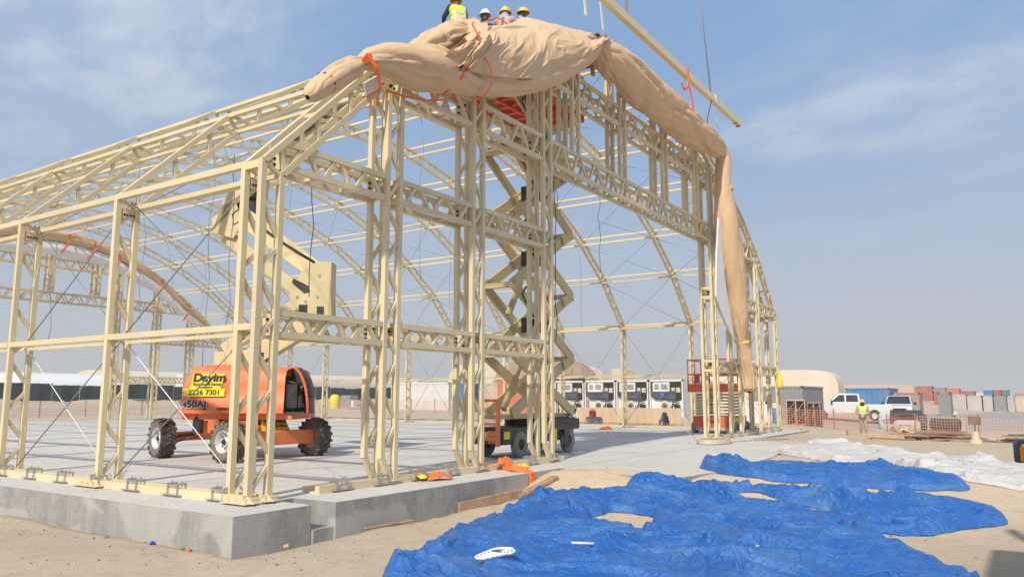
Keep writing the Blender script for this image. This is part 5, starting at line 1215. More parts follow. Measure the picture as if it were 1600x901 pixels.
person((8.22, 3.24, 9.20), rad(62), 'person in lime safety vest and navy sleeves seen from behind, leftmost on the platforms', 'hatY', 'navycloth', 'navycloth', 'hiviz', None, 1.78, .22, 'work', 'workers up on the platforms')
person((8.30, 2.62, 8.67), rad(225), 'person in white helmet and camouflage top looking down over the fabric', 'hatW', 'camo', 'camo', None, 'darkcloth', 1.62, .74, 'work', 'workers up on the platforms')
person((8.30, 2.02, 8.69), rad(20), 'person in yellow helmet with patterned scarf and pale grey sleeves turned to the right', 'hatY', 'pinkcloth', 'greycloth', None, 'checkcloth', 1.72, .32, 'work', 'workers up on the platforms')
cr = empty('tool_crate', (9.35, 2.40, 8.76), 0, 'low wooden tool crate on the raised platform under the rightmost worker', 'crate')
MB().bx(-.4, .4, -.3, .3, 0, .28).build('crate_body', 'wood3', cr, bevel=.01); MB().bx(-.42, .42, -.32, .32, .28, .31).build('lid', 'wood3', cr)
person((9.34, 2.25, 9.07), rad(-60), 'person in yellow helmet, rightmost up on the platform, only the dark head showing', 'hatY', 'greycloth', 'khaki', None, 'darkcloth', 1.70, .10, 'work', 'workers up on the platforms')
person((36.7, -.43, Gz(36.7, -.43)), rad(188), 'person in lime vest, yellow helmet and khaki trousers standing by the timber on the right', 'hatY', 'khaki', 'khaki', 'hiviz', 'darkcloth', 1.76, 0, 'waist')

# ================================================================ LOOSE THINGS NEAR THE SLAB
def plank(p, q, w_, h_, m_, name='timber_plank', lab=None, cat='plank', group='timber planks by the slab'):
    b0 = Vector(p); o = MB().beam((0, 0, 0), Vector(q)-b0, w_, h_, 0, (0, 0, 1)).build(name, m_, None, loc=b0, bevel=.006); return tag(o, lab, cat, group)
def gz2(x, y): return float(G(x, y)+(fbm(np.array([x*.9]), np.array([y*.9]), 3)[0]-.45)*.11*math.exp(-((x-2)**2+(y+3)**2)/320)+0.13*math.exp(-((x-5.9)/1.35)**2-((y+1.3)/1.0)**2))
plank((3.95, -.16, gz2(3.95, -.25)+.06), (5.3, -.42, gz2(5.3, -.45)+.07), .05, .15, 'wood', lab='brown plank standing on edge against the slab face')
plank((5.2, -.42, gz2(5.2, -.45)+.04), (6.15, -.58, gz2(6.15, -.6)+.04), .14, .06, 'wood', lab='thick brown plank end under the orange strap')
plank((1.95, -.14, gz2(1.95, -.3)+.015), (2.72, -.30, gz2(2.7, -.3)+.05), .06, .025, 'wood', lab='thin splintered board at the foot of the slab corner')
strapline([(6.3, .62, .06), (6.1, .3, .08), (6.16, .02, .02), (6.17, -.09, -.02), (6.15, -.10, -.25), (6.1, -.28, -.30)], 'strap', 'orange strap hanging over the slab edge down to the sand', .05)
def heap(name, c, r, h, m_, lab, cat, seed, group=None, sq=.7, rz=0.0):
    n_ = 26; V = []; F = []
    for i in range(n_):
        for j2 in range(n_):
            x, y = (i/(n_-1)*2-1), (j2/(n_-1)*2-1); d = math.hypot(x, y)
            nn = float(fbm(np.array([x*2.3]), np.array([y*2.3]), seed, 3)[0]); rd = float(ridge(np.array([x*2.0+nn*2]), np.array([y*2.0]), seed+3, 2)[0])
            e = max(0, 1-d**2.2); V.append((x*r, y*r*sq, (h*(.25+.8*nn+.7*rd)*e-.012) if d < 1.05 else -.012))
    F = [(i*n_+j2, (i+1)*n_+j2, (i+1)*n_+j2+1, i*n_+j2+1) for i in range(n_-1) for j2 in range(n_-1) if math.hypot((i+.5)/(n_-1)*2-1, (j2+.5)/(n_-1)*2-1) < .88+.17*math.sin(math.atan2(j2-n_/2, i-n_/2)*3+seed)]
    used = sorted({a for f in F for a in f}); mp = {a: k for k, a in enumerate(used)}
    o = MB().add([V[a] for a in used], [tuple(mp[a] for a in f) for f in F], 0, True).build(name, m_, None, loc=c); o.rotation_euler = (0, 0, rz)
    return tag(o, lab, cat, group)
heap('crumpled_cloth', (4.32, .52, .03), .26, .11, 'strap', 'crumpled orange cloth lying on the slab edge by the base rail', 'cloth', 5)
heap('crumpled_cloth', (4.05, .66, .06), .15, .05, 'ystrap', 'small olive yellow cloth behind the orange cloth on the base rail', 'cloth', 8)
heap('crumpled_cloth', (6.32, .62, .10), .19, .14, 'strap', 'orange cloth bundled on the base rail where the strap starts', 'cloth', 6)
heap('crumpled_cloth', (6.85, .58, .02), .28, .06, 'ystrap', 'olive yellow webbing lying on the slab right of the orange bundle', 'cloth', 11, sq=.4)
heap('orange_cloth', (23.5, 7.2, .0), .42, .12, 'strap', 'orange cloth lying far back on the slab', 'cloth', 14)
heap('blue_bag', (28.9, 6.9, .0), .38, .5, 'navy', 'dark blue bag on the ground in front of the beige sheet fence', 'bag', 15)
th = MB()
for k in range(5): th.tube([(.9+.20*math.cos(a)*(1-.05*k)+.02*k, -2.9+.10*math.sin(a)*(1+.1*k)-.03*k, gz2(.9, -2.9)+.16+.01*k) for a in [i*2*math.pi/14 for i in range(15 if k < 4 else 10)]], .014, 6)
tag(th.build('rope_coil', 'sling', None), 'small white rope coil lying on the big blue tarpaulin', 'rope')
thing_tube('white_tube', [(1.95, -3.25, gz2(2, -3.3)+.15), (2.07, -3.48, gz2(2, -3.3)+.145)], .016, 'white', 'short white plastic tube on the blue tarpaulin', 'tube')
def rock(c, r, m_, lab, cat='stone', name='stone', seed=0, group=None):
    rr = random.Random(seed); b = MB(); n_ = 8; P = []
    for k in range(5):
        a = -math.pi/2+math.pi*k/4
        for i in range(n_): t = 2*math.pi*i/n_; q = r*rr.uniform(.8, 1.15); P.append((q*math.cos(a)*math.cos(t), q*math.cos(a)*math.sin(t)*.8, q*.65*math.sin(a)))
    b.add(P, [(j2*n_+i, j2*n_+(i+1) % n_, (j2+1)*n_+(i+1) % n_, (j2+1)*n_+i) for j2 in range(4) for i in range(n_)]+[tuple(reversed(range(n_))), tuple(range(4*n_, 5*n_))], 0, False)
    return tag(b.build(name, m_, None, loc=c), lab, cat, group)
rock((-.13, 1.30, gz2(-.1, 1.3)+.02), .045, 'bluepl', 'small blue plastic scrap at the foot of the slab', 'scrap', 'plastic_scrap', 1)
rock((-.13, .56, gz2(-.1, .56)+.012), .03, 'redpl', 'small red plastic scrap at the foot of the slab near its corner', 'scrap', 'plastic_scrap', 2)
rock((-.12, .72, gz2(-.1, .7)+.01), .03, 'stone', 'grey stone left of the red scrap', seed=3, group='stones along the slab')
rock((-.2, 2.2, gz2(-.2, 2.2)+.012), .035, 'stone', 'dark grey stone left of the blue cap', seed=4, group='stones along the slab')
rock((.68, -.12, gz2(.7, -.1)+.02), .045, 'wood3', 'pale stone at the foot of the slab front', seed=5, group='stones along the slab')
for k, (x, y) in enumerate(((3.06, -4.95), (1.95, -4.72), (2.4, -1.55), (2.8, -1.35))): rock((x, y, gz2(x, y)+(.10 if k < 2 else .02)), .035 if k < 2 else .05, 'beigec' if k < 2 else 'stone', ['pale stone on the lower part of the blue tarpaulin', 'cream pebble on the blue tarpaulin', 'crumpled pale scrap at the left edge of the blue tarpaulin', 'grey stone by the left edge of the blue tarpaulin'][k], seed=9+k)
# pebbles and clods
pb = MB(); rr = random.Random(5)
for k in range(900):
    x, y = rr.uniform(-7.5, 11), rr.uniform(-8.5, 5)
    if k < 240: x, y = rr.uniform(-1.6, 1.2), rr.uniform(-1.4, 6)
    if x > -.08 and y > -.15: continue
    r = rr.uniform(.005, .02)*(1.8 if rr.random() < .06 else 1); z = gz2(x, y)+r*.3+(fbm(np.array([x*4.2]), np.array([y*4.2]), 9)[0]-.45)*.035
    P = [(x+r*math.cos(a)*rr.uniform(.7, 1.2), y+r*math.sin(a)*rr.uniform(.7, 1.2), z) for a in (0, 1.5, 3.1, 4.6)]+[(x, y, z+r*.7), (x, y, z-r*.5)]
    pb.add(P, [(0, 1, 4), (1, 2, 4), (2, 3, 4), (3, 0, 4), (1, 0, 5), (2, 1, 5), (3, 2, 5), (0, 3, 5)], 0 if rr.random() < .6 else 1)
tag(pb.build('pebbles', ['stone', 'beigec'], None, fix=False), 'small pebbles and clods scattered over the sand', 'pebbles', kind='stuff')
# coil of hose in the doorway
cl_ = MB()
for k in range(4): cl_.tube([(16.4+.85*math.cos(a)*(1-.04*k), .15+.42*math.sin(a)*(1-.06*k), .03+.03*k) for a in [i*2*math.pi/20 for i in range(21)]], .028, 6)
cl_.tube([(17.2, .1, .03), (18.2, -.3, .02), (19.2, -.5, .02), (20.2, -1.0, -.02)], .025, 6); cl_.tube([(15.6, .3, .03), (15.4, .6, .4), (15.45, .7, 1.0)], .012, 5)
tag(cl_.build('fire_hose', 'beigec', None), 'pale flat hose coiled on the concrete by the right door jamb', 'hose')
lb = empty('warning_lamp', (27.9, 10.1, -.05), 0, 'grey box with red dome lamp standing at the far edge of the slab', 'lamp'); MB().bx(-.25, .25, -.3, .3, 0, .42).build('box', 'greyc', lb, bevel=.02); MB().lathe([(.17, 0), (.17, .22), (.10, .34), (.001, .38)], n=14).build('dome', 'redpl', lb, loc=(0, .05, .42))

# ================================================================ VEHICLE AT THE RIGHT EDGE (mostly outside the picture)
vh = empty('forklift_truck', (1.3, -8.52, -.4), 0, 'dark vehicle at the right edge of the picture, only its side lamps showing', 'forklift truck')
m = MB(); m.bx(-2.2, 1.5, -.7, .85, .45, 1.3); m.bx(-2.2, -1.5, -.7, .85, 1.3, 1.75); m.build('body', 'yellow', vh, bevel=.08)
m = MB(); m.bx(-1.5, .9, -.65, .80, 2.35, 2.43)
for x in (-1.45, .85):
    for y in (-.6, .75): m.bx(x-.05, x+.05, y-.05, y+.05, 1.3, 2.36)
m.build('roof_guard', 'black', vh)
m = MB(); m.bx(1.5, 1.7, -.45, -.33, .1, 3.3); m.bx(1.5, 1.7, .33, .45, .1, 3.3); m.bx(1.52, 1.68, -.33, .33, 1.6, 1.75); m.build('mast', 'black', vh)
for y in (-.35, .35): MB().bx(1.7, 2.8, y-.07, y+.07, .1, .15).build('fork', 'black', vh)
for x in (-1.5, 1.0):
    for y in (-.68, .72): MB().lathe([(.1, -.13), (.36, -.15), (.42, -.08), (.42, .08), (.36, .15), (.1, .15), (.1, -.13)], axis='Y', n=24).build('wheel', 'rubber', vh, loc=(x, y, .42))
vo = bpy.data.objects; m = MB(); m.bx(.22, .30, .80, .98, 1.24, 1.29); m.build('lamp_bracket', 'black', vh)
m = MB(); m.box((.26, 1.02, 1.315), (.08, .17, .17)); lh = m.build('lamp_housing', 'navy', vh, bevel=.02)
MB().box((.21, 1.03, 1.30), (.02, .065, .12)).build('amber_lens', 'lampamber', lh, bevel=.015); MB().box((.208, 1.03, 1.365), (.02, .035, .02)).build('painted_glare', 'lampwhite', lh, bevel=.005)  # small white block is a painted glare spot on the amber lens
m = MB(); m.bx(.22, .32, .80, .98, .88, .98); m.bx(.20, .30, .96, 1.03, .70, 1.03); ml = m.build('step_bracket', 'black', vh, bevel=.01); MB().bx(.195, .20, .97, 1.01, .74, .86).build('edge_tape', 'yellow', ml)

# ================================================================ BACKGROUND
def container(x, y0, y1, z0, h, depth, m_, label, ribs=16, cat='shipping container', group='shipping containers', door=None, name='shipping_container', ribm=None):
    """long or short side facing the camera in the plane x = const"""
    r = empty(name, (x, (y0+y1)/2, z0), 0, label, cat, group); w_ = y1-y0
    b = MB(); b.bx(.04, depth, -w_/2+.04, w_/2-.04, .08, h-.03)
    n_ = ribs
    for i in range(n_):
        c = -w_/2+w_*(i+.5)/n_; b.bx(0.0, .05, c-w_/n_*.28, c+w_/n_*.28, .12, h-.12)
    b.build('corrugated_shell', m_, r)
    f = MB()
    for z in (.07, h-.07): f.bx(-.02, .06, -w_/2, w_/2, z-.07, z+.07)
    for y in (-w_/2+.05, w_/2-.05): f.bx(-.02, .06, y-.05, y+.05, 0, h)
    f.bx(0.06, depth, -w_/2, -w_/2+.06, 0, .14); f.bx(0.06, depth, -w_/2, -w_/2+.06, h-.12, h); f.bx(0.06, depth, w_/2-.06, w_/2, 0, .14); f.bx(.06, depth, w_/2-.06, w_/2, h-.12, h)
    f.build('frame', m_, r)
    return r
container(56, 41.2, 48.9, -.2, 2.95, 2.4, 'white', 'long white shipping container beyond the far wall of the frame', 26)
container(50, 33.9, 36.1, -.1, 2.6, 6, 'bluec', 'blue shipping container right of the long white one', 8)
container(50, 30.2, 33.0, -.1, 2.6, 6, 'beigec', 'beige shipping container behind the ladder of the tall lift', 3)
container(46, 22.9, 28.3, -.2, 2.95, 2.4, 'orangec', 'faded orange shipping container behind the tall scissor lift', 26)
# refrigerated containers, end-on
for k in range(4):
    yc = 20.5-2.5*k
    r = empty('refrigerated_container', (44, yc, -.15), 0, ['leftmost of the four white refrigerated containers', 'second from the left of the four white refrigerated containers', 'third from the left of the four white refrigerated containers', 'rightmost of the four white refrigerated containers, with a small blue sticker'][k], 'refrigerated container', 'refrigerated containers behind the sheet fence')
    MB().bx(.1, 8, -1.2, 1.2, 0, 2.6).build('box', 'white', r)
    f = MB(); f.bx(-.1, .12, -1.2, -1.12, 0, 2.6); f.bx(-.1, .12, 1.12, 1.2, 0, 2.6); f.bx(-.1, .12, -1.2, 1.2, 2.5, 2.62); f.build('frame', 'white', r)
    # dark navy shroud narrowing downwards, white hood with grilles above
    d = MB(); d.prism([(-1.1, 2.42), (1.1, 2.42), (1.1, 1.62), (.85, 1.32), (-.7, 1.22), (-1.1, 1.3)], .02, .09, 'YZ'); d.build('recess', 'engine', r)
    n_ = MB(); n_.prism([(-.62, 1.86), (1.12, 1.86), (1.12, 1.65), (.8, 1.36), (-.72, 1.28), (-.72, 1.86)], -.12, .02, 'YZ'); n_.build('navy_panel', 'navy', r)
    hsg = MB().bx(-.20, .02, -.28, .92, 1.80, 2.44).build('white_hood', 'white', r, bevel=.03)
    for a, c in ((-.18, .30), (.46, .78)):
        gq = MB()
        for q in range(5): gq.bx(-.215, -.20, a, c, 1.97+q*.075, 2.0+q*.075)
        gq.build('grille', 'ink', hsg)
    MB().bx(-.06, .02, -.62, -.38, 1.75, 2.08).bx(-.06, .02, -1.0, -.72, 1.75, 2.08).build('control_boxes', 'beigec', r)
    MB().cyl((-.10, .1, .85), (.02, .1, .85), .34, n=24).build('fan_ring', 'white', r); fn = MB().cyl((-.11, .1, .85), (-.10, .1, .85), .24, n=20)
    fn.build('fan', 'browntent', r); fb = MB()
    for q in range(3): fb.beam((-.125, .1-.2*math.cos(q*1.05), .85-.2*math.sin(q*1.05)), (-.125, .1+.2*math.cos(q*1.05), .85+.2*math.sin(q*1.05)), .03, .02, 0, (1, 0, 0))
    fb.cyl((-.14, .1, .85), (-.11, .1, .85), .06, n=10); fb.build('fan_blades', 'engine', r)
    pm = MB(); pm.bx(-.08, .02, -.95, -.55, .55, .95); pm.bx(-.1, .02, .62, .9, .35, .62); pm.bx(-.1, .02, -.5, -.3, .35, .65); pm.tube([(-.05, -.3, .6), (-.07, -.5, 1.1), (-.05, -.9, 1.2)], .04, 6); pm.build('compressor', 'engine', r)
    if k == 3: MB().bx(-.135, -.125, .12, .34, 1.5, 1.78).build('sticker', 'bluet', r)
    if k < 2: MB().bx(-.08, .02, .95, 1.1, .3, 1.25).build('side_panel', 'greyc', r)
# beige sheet fence
fc = empty('sheet_fence', (31.3, 9.8, -.1), 0, 'low beige corrugated sheet fence in front of the refrigerated containers', 'fence')
for i in range(15):
    y = -2.8+5.9*(i+.5)/15; m = MB(); m.bx(0, .02, y-.19, y+.19, 0, .86)
    for q in range(3): m.bx(-.02, .005, y-.14+.12*q-.02, y-.14+.12*q+.03, .01, .85)
    m.build('panel', 'beigewall', fc)
# dark screen fence far left
sf = empty('screen_fence', (75, 95, .2), 0, 'long dark green screen fence across the far left background', 'fence')
for i in range(24):
    x = -41+80*i/24; x2 = -41+80*(i+1)/24; z1 = 2.85+.15*math.sin(i*1.3); m = MB()
    for q in range(4):
        xa, xb = x+(x2-x)*q/4, x+(x2-x)*(q+1)/4; ya, yb = .12*math.sin(q*1.6+i), .12*math.sin((q+1)*1.6+i); m.add([(xa, ya, -.4), (xb, yb, -.4), (xb, yb, z1-.2+.05*(q % 2)), (xa, ya, z1-.2)], [(0, 1, 2, 3)])
    m.build('screen_panel', 'screen', sf); MB().cyl((x, .1, -.3), (x, .1, z1-.1), .05, n=6).build('post', 'greyc', sf)
# sand bank in front of it
sb_ = MB(); 
for i in range(60):
    xa, xb = 20+110*i/60, 20+110*(i+1)/60; h0, h1 = .45+.12*math.sin(i*.9)+.1*math.sin(i*2.3), .45+.12*math.sin((i+1)*.9)+.1*math.sin((i+1)*2.3)
    sb_.add([(xa, 86, Gz(xa, 86)-.1), (xb, 86, Gz(xb, 86)-.1), (xb, 91, Gz(xb, 91)+h1), (xa, 91, Gz(xa, 91)+h0), (xb, 95, .1), (xa, 95, .1)], [(0, 1, 2, 3), (3, 2, 4, 5)], 0, True)
tag(sb_.build('sand_bank', 'sand', None), kind='structure')
# barrel tents and halls
def barrel(x0, x1, y, z0, h, w_, m_, lab, name='barrel_tent', axis='X', group='tents in the background', cat='tent', n=14, flat=.9, ribs=0, open_=None):
    r = empty(name, ((x0+x1)/2, y, z0), 0, lab, cat, group); b = MB(); L_ = x1-x0; P = []
    for s_ in (-L_/2, L_/2):
        for i in range(n+1):
            a = math.pi*i/n; c, s = math.cos(a), math.sin(a); c = math.copysign(abs(c)**flat, c); s = s**flat
            P.append((s_, c*w_/2, s*h) if axis == 'X' else (c*w_/2, s_, s*h))
    b.add(P, [(i, i+1, n+2+i, n+1+i) for i in range(n)], 0, True); b.build('cover', m_, r)
    for k in (0, 1):
        b = MB().add(P[k*(n+1):(k+1)*(n+1)], [tuple(range(n+1))], 0); b.build('end_wall', m_, r)
    if ribs:
        for q in range(ribs):
            s_ = -L_/2+L_*(q+.5)/ribs; pts = []
            for i in range(n+1):
                a = math.pi*i/n; c, s = math.cos(a), math.sin(a); c = math.copysign(abs(c)**flat, c); s = s**flat
                pts.append((s_, c*w_/2*1.004, s*h*1.004) if axis == 'X' else (c*w_/2*1.004, s_, s*h*1.004))
            MB().tube(pts, .05, 4).build('rib', m_, r)
    return r
barrel(47.5, 63.0, 116, .3, 4.4, 11, 'whitetent', 'white barrel tent standing behind the dark screen fence', flat=.8)
barrel(70, 72.2, 108, .3, 4.6, 2.0, 'white', 'small white cabin between the barrel tent and the frame', 'site_cabin', cat='cabin', group=None, flat=.15)
barrel(52, 72, 140, .3, 5.3, 12, 'tent', 'low sand coloured hall roof behind the white barrel tent', flat=.6)
barrel(66, 100, 128, .3, 5.6, 12, 'tent', 'sand coloured hall roof behind the orange boom lift', flat=.6)
barrel(88, 120, 105, .3, 5.0, 12, 'tent', 'wide low sand coloured hall between the boom lift and the second gable column', flat=.55)
barrel(91, 94, 60.5, 0, 6.4, 17, 'tent', 'cream hall with rounded corners behind the white and blue containers', 'rounded_hall', flat=.35)
r = barrel(96, 99, 56, 0, 6.2, 22, 'tent', 'cream hall seen behind the tall scissor lift', 'rounded_hall', flat=.4)
hg = barrel(70, 72.5, 39.2, 0, 5.55, 13.5, 'browntent', 'brown arched hangar with dark open front left of the refrigerated containers', 'arched_hangar', cat='hangar', flat=.62)
MB().prism([(-6, 0), (-1.8, 0), (-1.8, 3.6), (-3.5, 3.7), (-6, 3.4)], -1.35, -1.27, 'YZ').build('opening_shade', 'engine', hg)  # flat dark panel painted as the shade inside the open front
for k in range(9): MB().bx(-1.30, -1.27, -5.8+k*1.4, -5.72+k*1.4, 3.8, 4.3).build('seam', 'wood2', hg)
barrel(110, 114, 48.7, 3, 2.9, 2.2, 'tent', 'small square beige tower top above the refrigerated containers', 'water_tower', cat='tower', group=None, flat=.1)
tk = barrel(80, 83, 17.0, -.6, 4.75, 16.0, 'tent', 'large cream tent with rounded eaves right of the frame', 'rounded_hall', flat=.28, n=20, ribs=0)
for k in range(10): MB().bx(-1.53, -1.5, -7.4+k*1.62, -7.32+k*1.62, .1, 3.9).build('seam', 'browntent' if k > 7 else 'tent', tk)
barrel(92, 94, 8.2, -.6, 3.3, 9.5, 'pinktent', 'low pale pink roof right of the large cream tent', 'low_hall', flat=.15)
barrel(88, 92, 12.3, -.6, 3.2, 1.6, 'ystrap', 'small yellow cabin behind the white pickup truck', 'site_cabin', cat='cabin', group=None, flat=.2)
container(46, 4.6, 7.9, -.4, 2.4, 6, 'greyc', 'grey shipping container beside the cream tent', 14)
container(40, 5.2, 9.0, -.3, 1.35, 1.0, 'white', 'row of upright white corrugated sheets behind the right gable columns', 14, 'sheet stack', None, name='sheet_stack')
container(72, 3.2, 6.9, -.6, 2.7, 6, 'bluec', 'blue box body with white top behind the pickup truck', 8); container(74, 1.0, 3.2, -.6, 2.3, 3, 'browntent', 'brown rack behind the pickup truck tail', 4)
container(84, -.7, .4, -.7, 2.4, 3, 'greyc', 'narrow grey rack right of the brown rack', 5)
spec = [(9.2, 7.0, 'beigec'), (7.0, 6.8, 'beigec'), (4.6, 8.8, 'redc'), (2.0, 4.4, 'white'), (-.4, 1.8, 'white'), (-2.4, -.7, 'white'), (-4.4, -2.6, 'greyc'), (-6.0, -4.6, 'white')]
names = {'redc': 'rust red', 'white': 'white', 'greyc': 'grey', 'beigec': 'beige', 'bluec': 'blue', 'greenc': 'green', 'orangec': 'orange'}
row = [(6.9, 4.5, 'redc', 'rust red container with dark top at the left end of the far row'), (4.3, 2.0, 'white', 'white container right of the rust red one in the far row'), (1.85, -.3, 'white', 'second white container in the far row'), (-.5, -1.9, 'white', 'narrow white container with dark band in the far row'), (-2.1, -3.9, 'greyc', 'grey container between white ones in the far row'), (-4.1, -5.0, 'white', 'white striped container near the right edge of the far row')]
for y1, y0, m_, lab in row: container(150, y0, y1, Gz(150, y0), 2.7, 6, 'farwhite' if m_ == 'white' else m_, lab, 8)
container(150, -9.2, -5.2, Gz(150, -6), 2.5, 6, 'beigec', 'long beige shed at the right edge of the far row', 6)
for k, (y1, y0, m_) in enumerate(((-.6, -2.0, 'bluec'), (-2.1, -3.2, 'redc'), (-3.3, -4.4, 'greenc'), (-5.2, -9.0, 'orangec'))): container(151, y0, y1, Gz(151, y0)+2.72, .9 if k < 3 else .35, 5, m_, names[m_]+' container stacked on top of the far row', 6)
for k, (y1, y0, m_, h_) in enumerate(((18, 15.5, 'orangec', 2.4), (15.3, 12.6, 'beigec', 3.0), (12.4, 9.4, 'redc', 3.2), (9.2, 7.2, 'greyc', 3.0), (7.0, 4.9, 'orangec', 3.2), (4.7, 2.4, 'redc', 3.0), (2.2, .6, 'white', 2.8))):
    container(190, y0*1.15, y1*1.15, Gz(190, y0)+.4, h_, 6, m_, names[m_]+' container standing %s from the left in the hazy back row' % ['first', 'second', 'third', 'fourth', 'fifth', 'sixth', 'seventh'][k], 8)

# orange netting
def netting(pts, h, m_, lab, cell=.16, group='orange safety nets', cat='safety net', r=.012, posts=3.0, sag=.08, hole=0.0, name='safety_net'):
    p0 = Vector(pts[0]); root = empty(name, p0, 0, lab, cat, group); b = MB(); po = []
    for a, c in zip(pts, pts[1:]):
        a, c = Vector(a), Vector(c); L_ = (c-a).length; d = (c-a)/L_; n_ = max(1, int(L_/cell))
        def top(t): f = (t*L_ % posts)/posts; return h-sag*4*f*(1-f)
        for i in range(n_+1):
            t = i/n_; q = a+(c-a)*t-p0; b.beam(q, q+Vector((0, 0, top(t))), r, r)
        nz_ = max(2, int(h/cell))
        for k in range(nz_+1):
            seg = max(2, int(L_/posts)*4)
            for i in range(seg):
                t0, t1 = i/seg, (i+1)/seg; b.beam(a+(c-a)*t0-p0+Vector((0, 0, top(t0)*k/nz_)), a+(c-a)*t1-p0+Vector((0, 0, top(t1)*k/nz_)), r*1.2, r*1.2, 0, (0, 0, 1))
        for i in range(int(L_/posts)+1): q = a+d*min(L_, i*posts)-p0; po.append(q)
    tag(b.build('mesh', m_, root, fix=False), kind='stuff')
    for q in po[:60]: MB().cyl(q+Vector((0, 0, -.1)), q+Vector((0, 0, h+.12)), .03, n=5).build('post', 'redc', root)
    return root
def gp(x, y, dz=0): return (x, y, Gz(x, y)+dz)
netting([gp(8, 47), gp(24, 47), gp(40, 46)], 1.0, 'netfade', 'orange safety net behind the far end of the slab on the left', .17, r=.014)
netting([gp(40, 46), gp(46, 40), gp(44, 26)], 1.1, 'netfade', 'sagging orange safety net in front of the long white container', .17, r=.016)
netting([gp(28.6, 13), gp(28.6, 5.5)], .22, 'netfade', 'low pink net along the foot of the beige sheet fence', .14, r=.006)
netting([gp(41, 4.8), gp(43, .0)], 1.0, 'net', 'orange safety net between the wooden crates and the person', .14, r=.018)
netting([gp(43, -.6), gp(41, -2.4)], .9, 'net', 'orange safety net right of the person in front of the white sacks', .14, r=.018)
netting([gp(38, -2.6), gp(36.0, -7.5), gp(36, -12)], 1.0, 'netfade', 'faded pink safety net at the right edge behind the timber', .13, r=.014)
br = MB()
for x0 in (27.5, 40.5):
    r = empty('crowd_barrier', (x0, 50, Gz(x0, 50)), 0, 'white steel barrier %s behind the net' % ('left' if x0 < 30 else 'right of the far frame leg,'), 'barrier', 'steel barriers')
    b = MB(); 
    for z in (.25, 1.15): b.tube([(0, 0, z), (2.3, 0, z)], .02, 5)
    b.build('rails', 'white', r)
    for i in range(9): MB().tube([(.05+i*.275, 0, .25), (.05+i*.275, 0, 1.15)], .012, 4).build('bar', 'white', r)
tb = MB(); tb.box((0, 0, 0), (.6, .3, 1.0)); 
o_ = MB().lathe([(.5, 0), (.55, .2), (.55, 1.2), (.4, 1.5), (.15, 1.6), (.001, 1.6)], n=16).build('plastic_tank', 'ystrap', None, loc=gp(53.8, 55)); tag(o_, 'yellow plastic tank beyond the slab behind the far legs', 'tank')
o_ = empty('small_generator', gp(54, 53.2), 0, 'grey machine beside the yellow tank', 'generator'); MB().bx(-.6, .6, -.9, .6, .3, 1.5).build('housing', 'greyc', o_, bevel=.05); MB().bx(-.5, .5, -1.3, -.9, .3, 1.0).build('side_box', 'white', o_); MB().tube([(0, -1.3, .5), (0, -2.2, .4)], .04, 5).build('tow_bar', 'engine', o_)

# ---------------------------------------------------------------- pickup trucks
def pickup(loc, rz, lab, H=1.9, L_=5.6, W=2.0):
    r = empty('pickup_truck', loc, rz, lab, 'pickup truck', 'white pickup trucks')
    b = MB(); b.prism([(-L_/2, .55), (-L_/2, 1.12), (-L_/2+2.0, 1.12), (-L_/2+2.1, 1.22), (L_/2-1.4, 1.22), (L_/2-.1, 1.10), (L_/2, .95), (L_/2, .5)], -W/2, W/2); b.build('body', 'white', r, bevel=.05)
    c = MB(); P = [(-.80, 1.2), (-.72, 1.86), (.55, 1.90), (1.35, 1.24)]
    V = [(x, -W/2+.06, z) if z < 1.3 else (x, -W/2+.22, z) for x, z in P]+[(x, W/2-.06, z) if z < 1.3 else (x, W/2-.22, z) for x, z in P]
    c.add(V, [(0, 1, 2, 3), (7, 6, 5, 4), (0, 4, 5, 1), (1, 5, 6, 2), (2, 6, 7, 3)]); c.build('cab', 'white', r, bevel=.03)
    def side(x0, x1, xt0, xt1, s_):
        z0, z1 = 1.30, 1.78; f = lambda z: (W/2-.06)-(.16)*(z-1.24)/.66+.006
        return MB().add([(x0, s_*f(z0), z0), (x1, s_*f(z0), z0), (xt1, s_*f(z1), z1), (xt0, s_*f(z1), z1)], [(0, 1, 2, 3)])
    for s_ in (-1, 1):
        side(-.66, .12, -.62, .12, s_).build('window', 'glass', r, fix=False); side(.22, 1.10, .22, .55, s_).build('window', 'glass', r, fix=False)
    ws = MB().add([(1.30, -W/2+.14, 1.30), (1.30, W/2-.14, 1.30), (.62, W/2-.28, 1.85), (.62, -W/2+.28, 1.85)], [(0, 1, 2, 3)]); o = ws.build('windscreen', 'glass', r, fix=False); o.location = (.03, 0, .02)
    MB().bx(L_/2-.02, L_/2+.03, -.62, .62, .62, .98).build('grille', 'engine', r, bevel=.01); MB().bx(L_/2-.05, L_/2+.10, -W/2+.05, W/2-.05, .40, .58).build('bumper', 'chrome', r, bevel=.03)
    for s_ in (-1, 1):
        MB().bx(L_/2-.06, L_/2+.02, s_*.82-.14, s_*.82+.14, .74, 1.0).build('headlight', 'lampwhite', r, bevel=.02); MB().bx(-L_/2-.02, -L_/2+.03, s_*.9-.07, s_*.9+.07, .75, 1.08).build('tail_light', 'redpl', r)
        MB().bx(1.0, 1.12, s_*(W/2+.12)-.10, s_*(W/2+.12)+.10, 1.2, 1.42).build('mirror', 'engine', r, bevel=.02)
    for x in (-L_/2+1.15, L_/2-1.0):
        for s_ in (-1, 1):
            wo = MB().lathe([(.2, -.12), (.36, -.13), (.39, -.08), (.39, .08), (.36, .13), (.2, .13), (.2, -.12)], axis='Y', n=22).build('wheel', 'rubber', r, loc=(x, s_*(W/2-.08), .39)); MB().lathe([(.22, s_*.10), (.19, s_*.06), (.05, s_*.09), (.001, s_*.09)], axis='Y', n=16).build('rim', 'rim', wo)
    return r
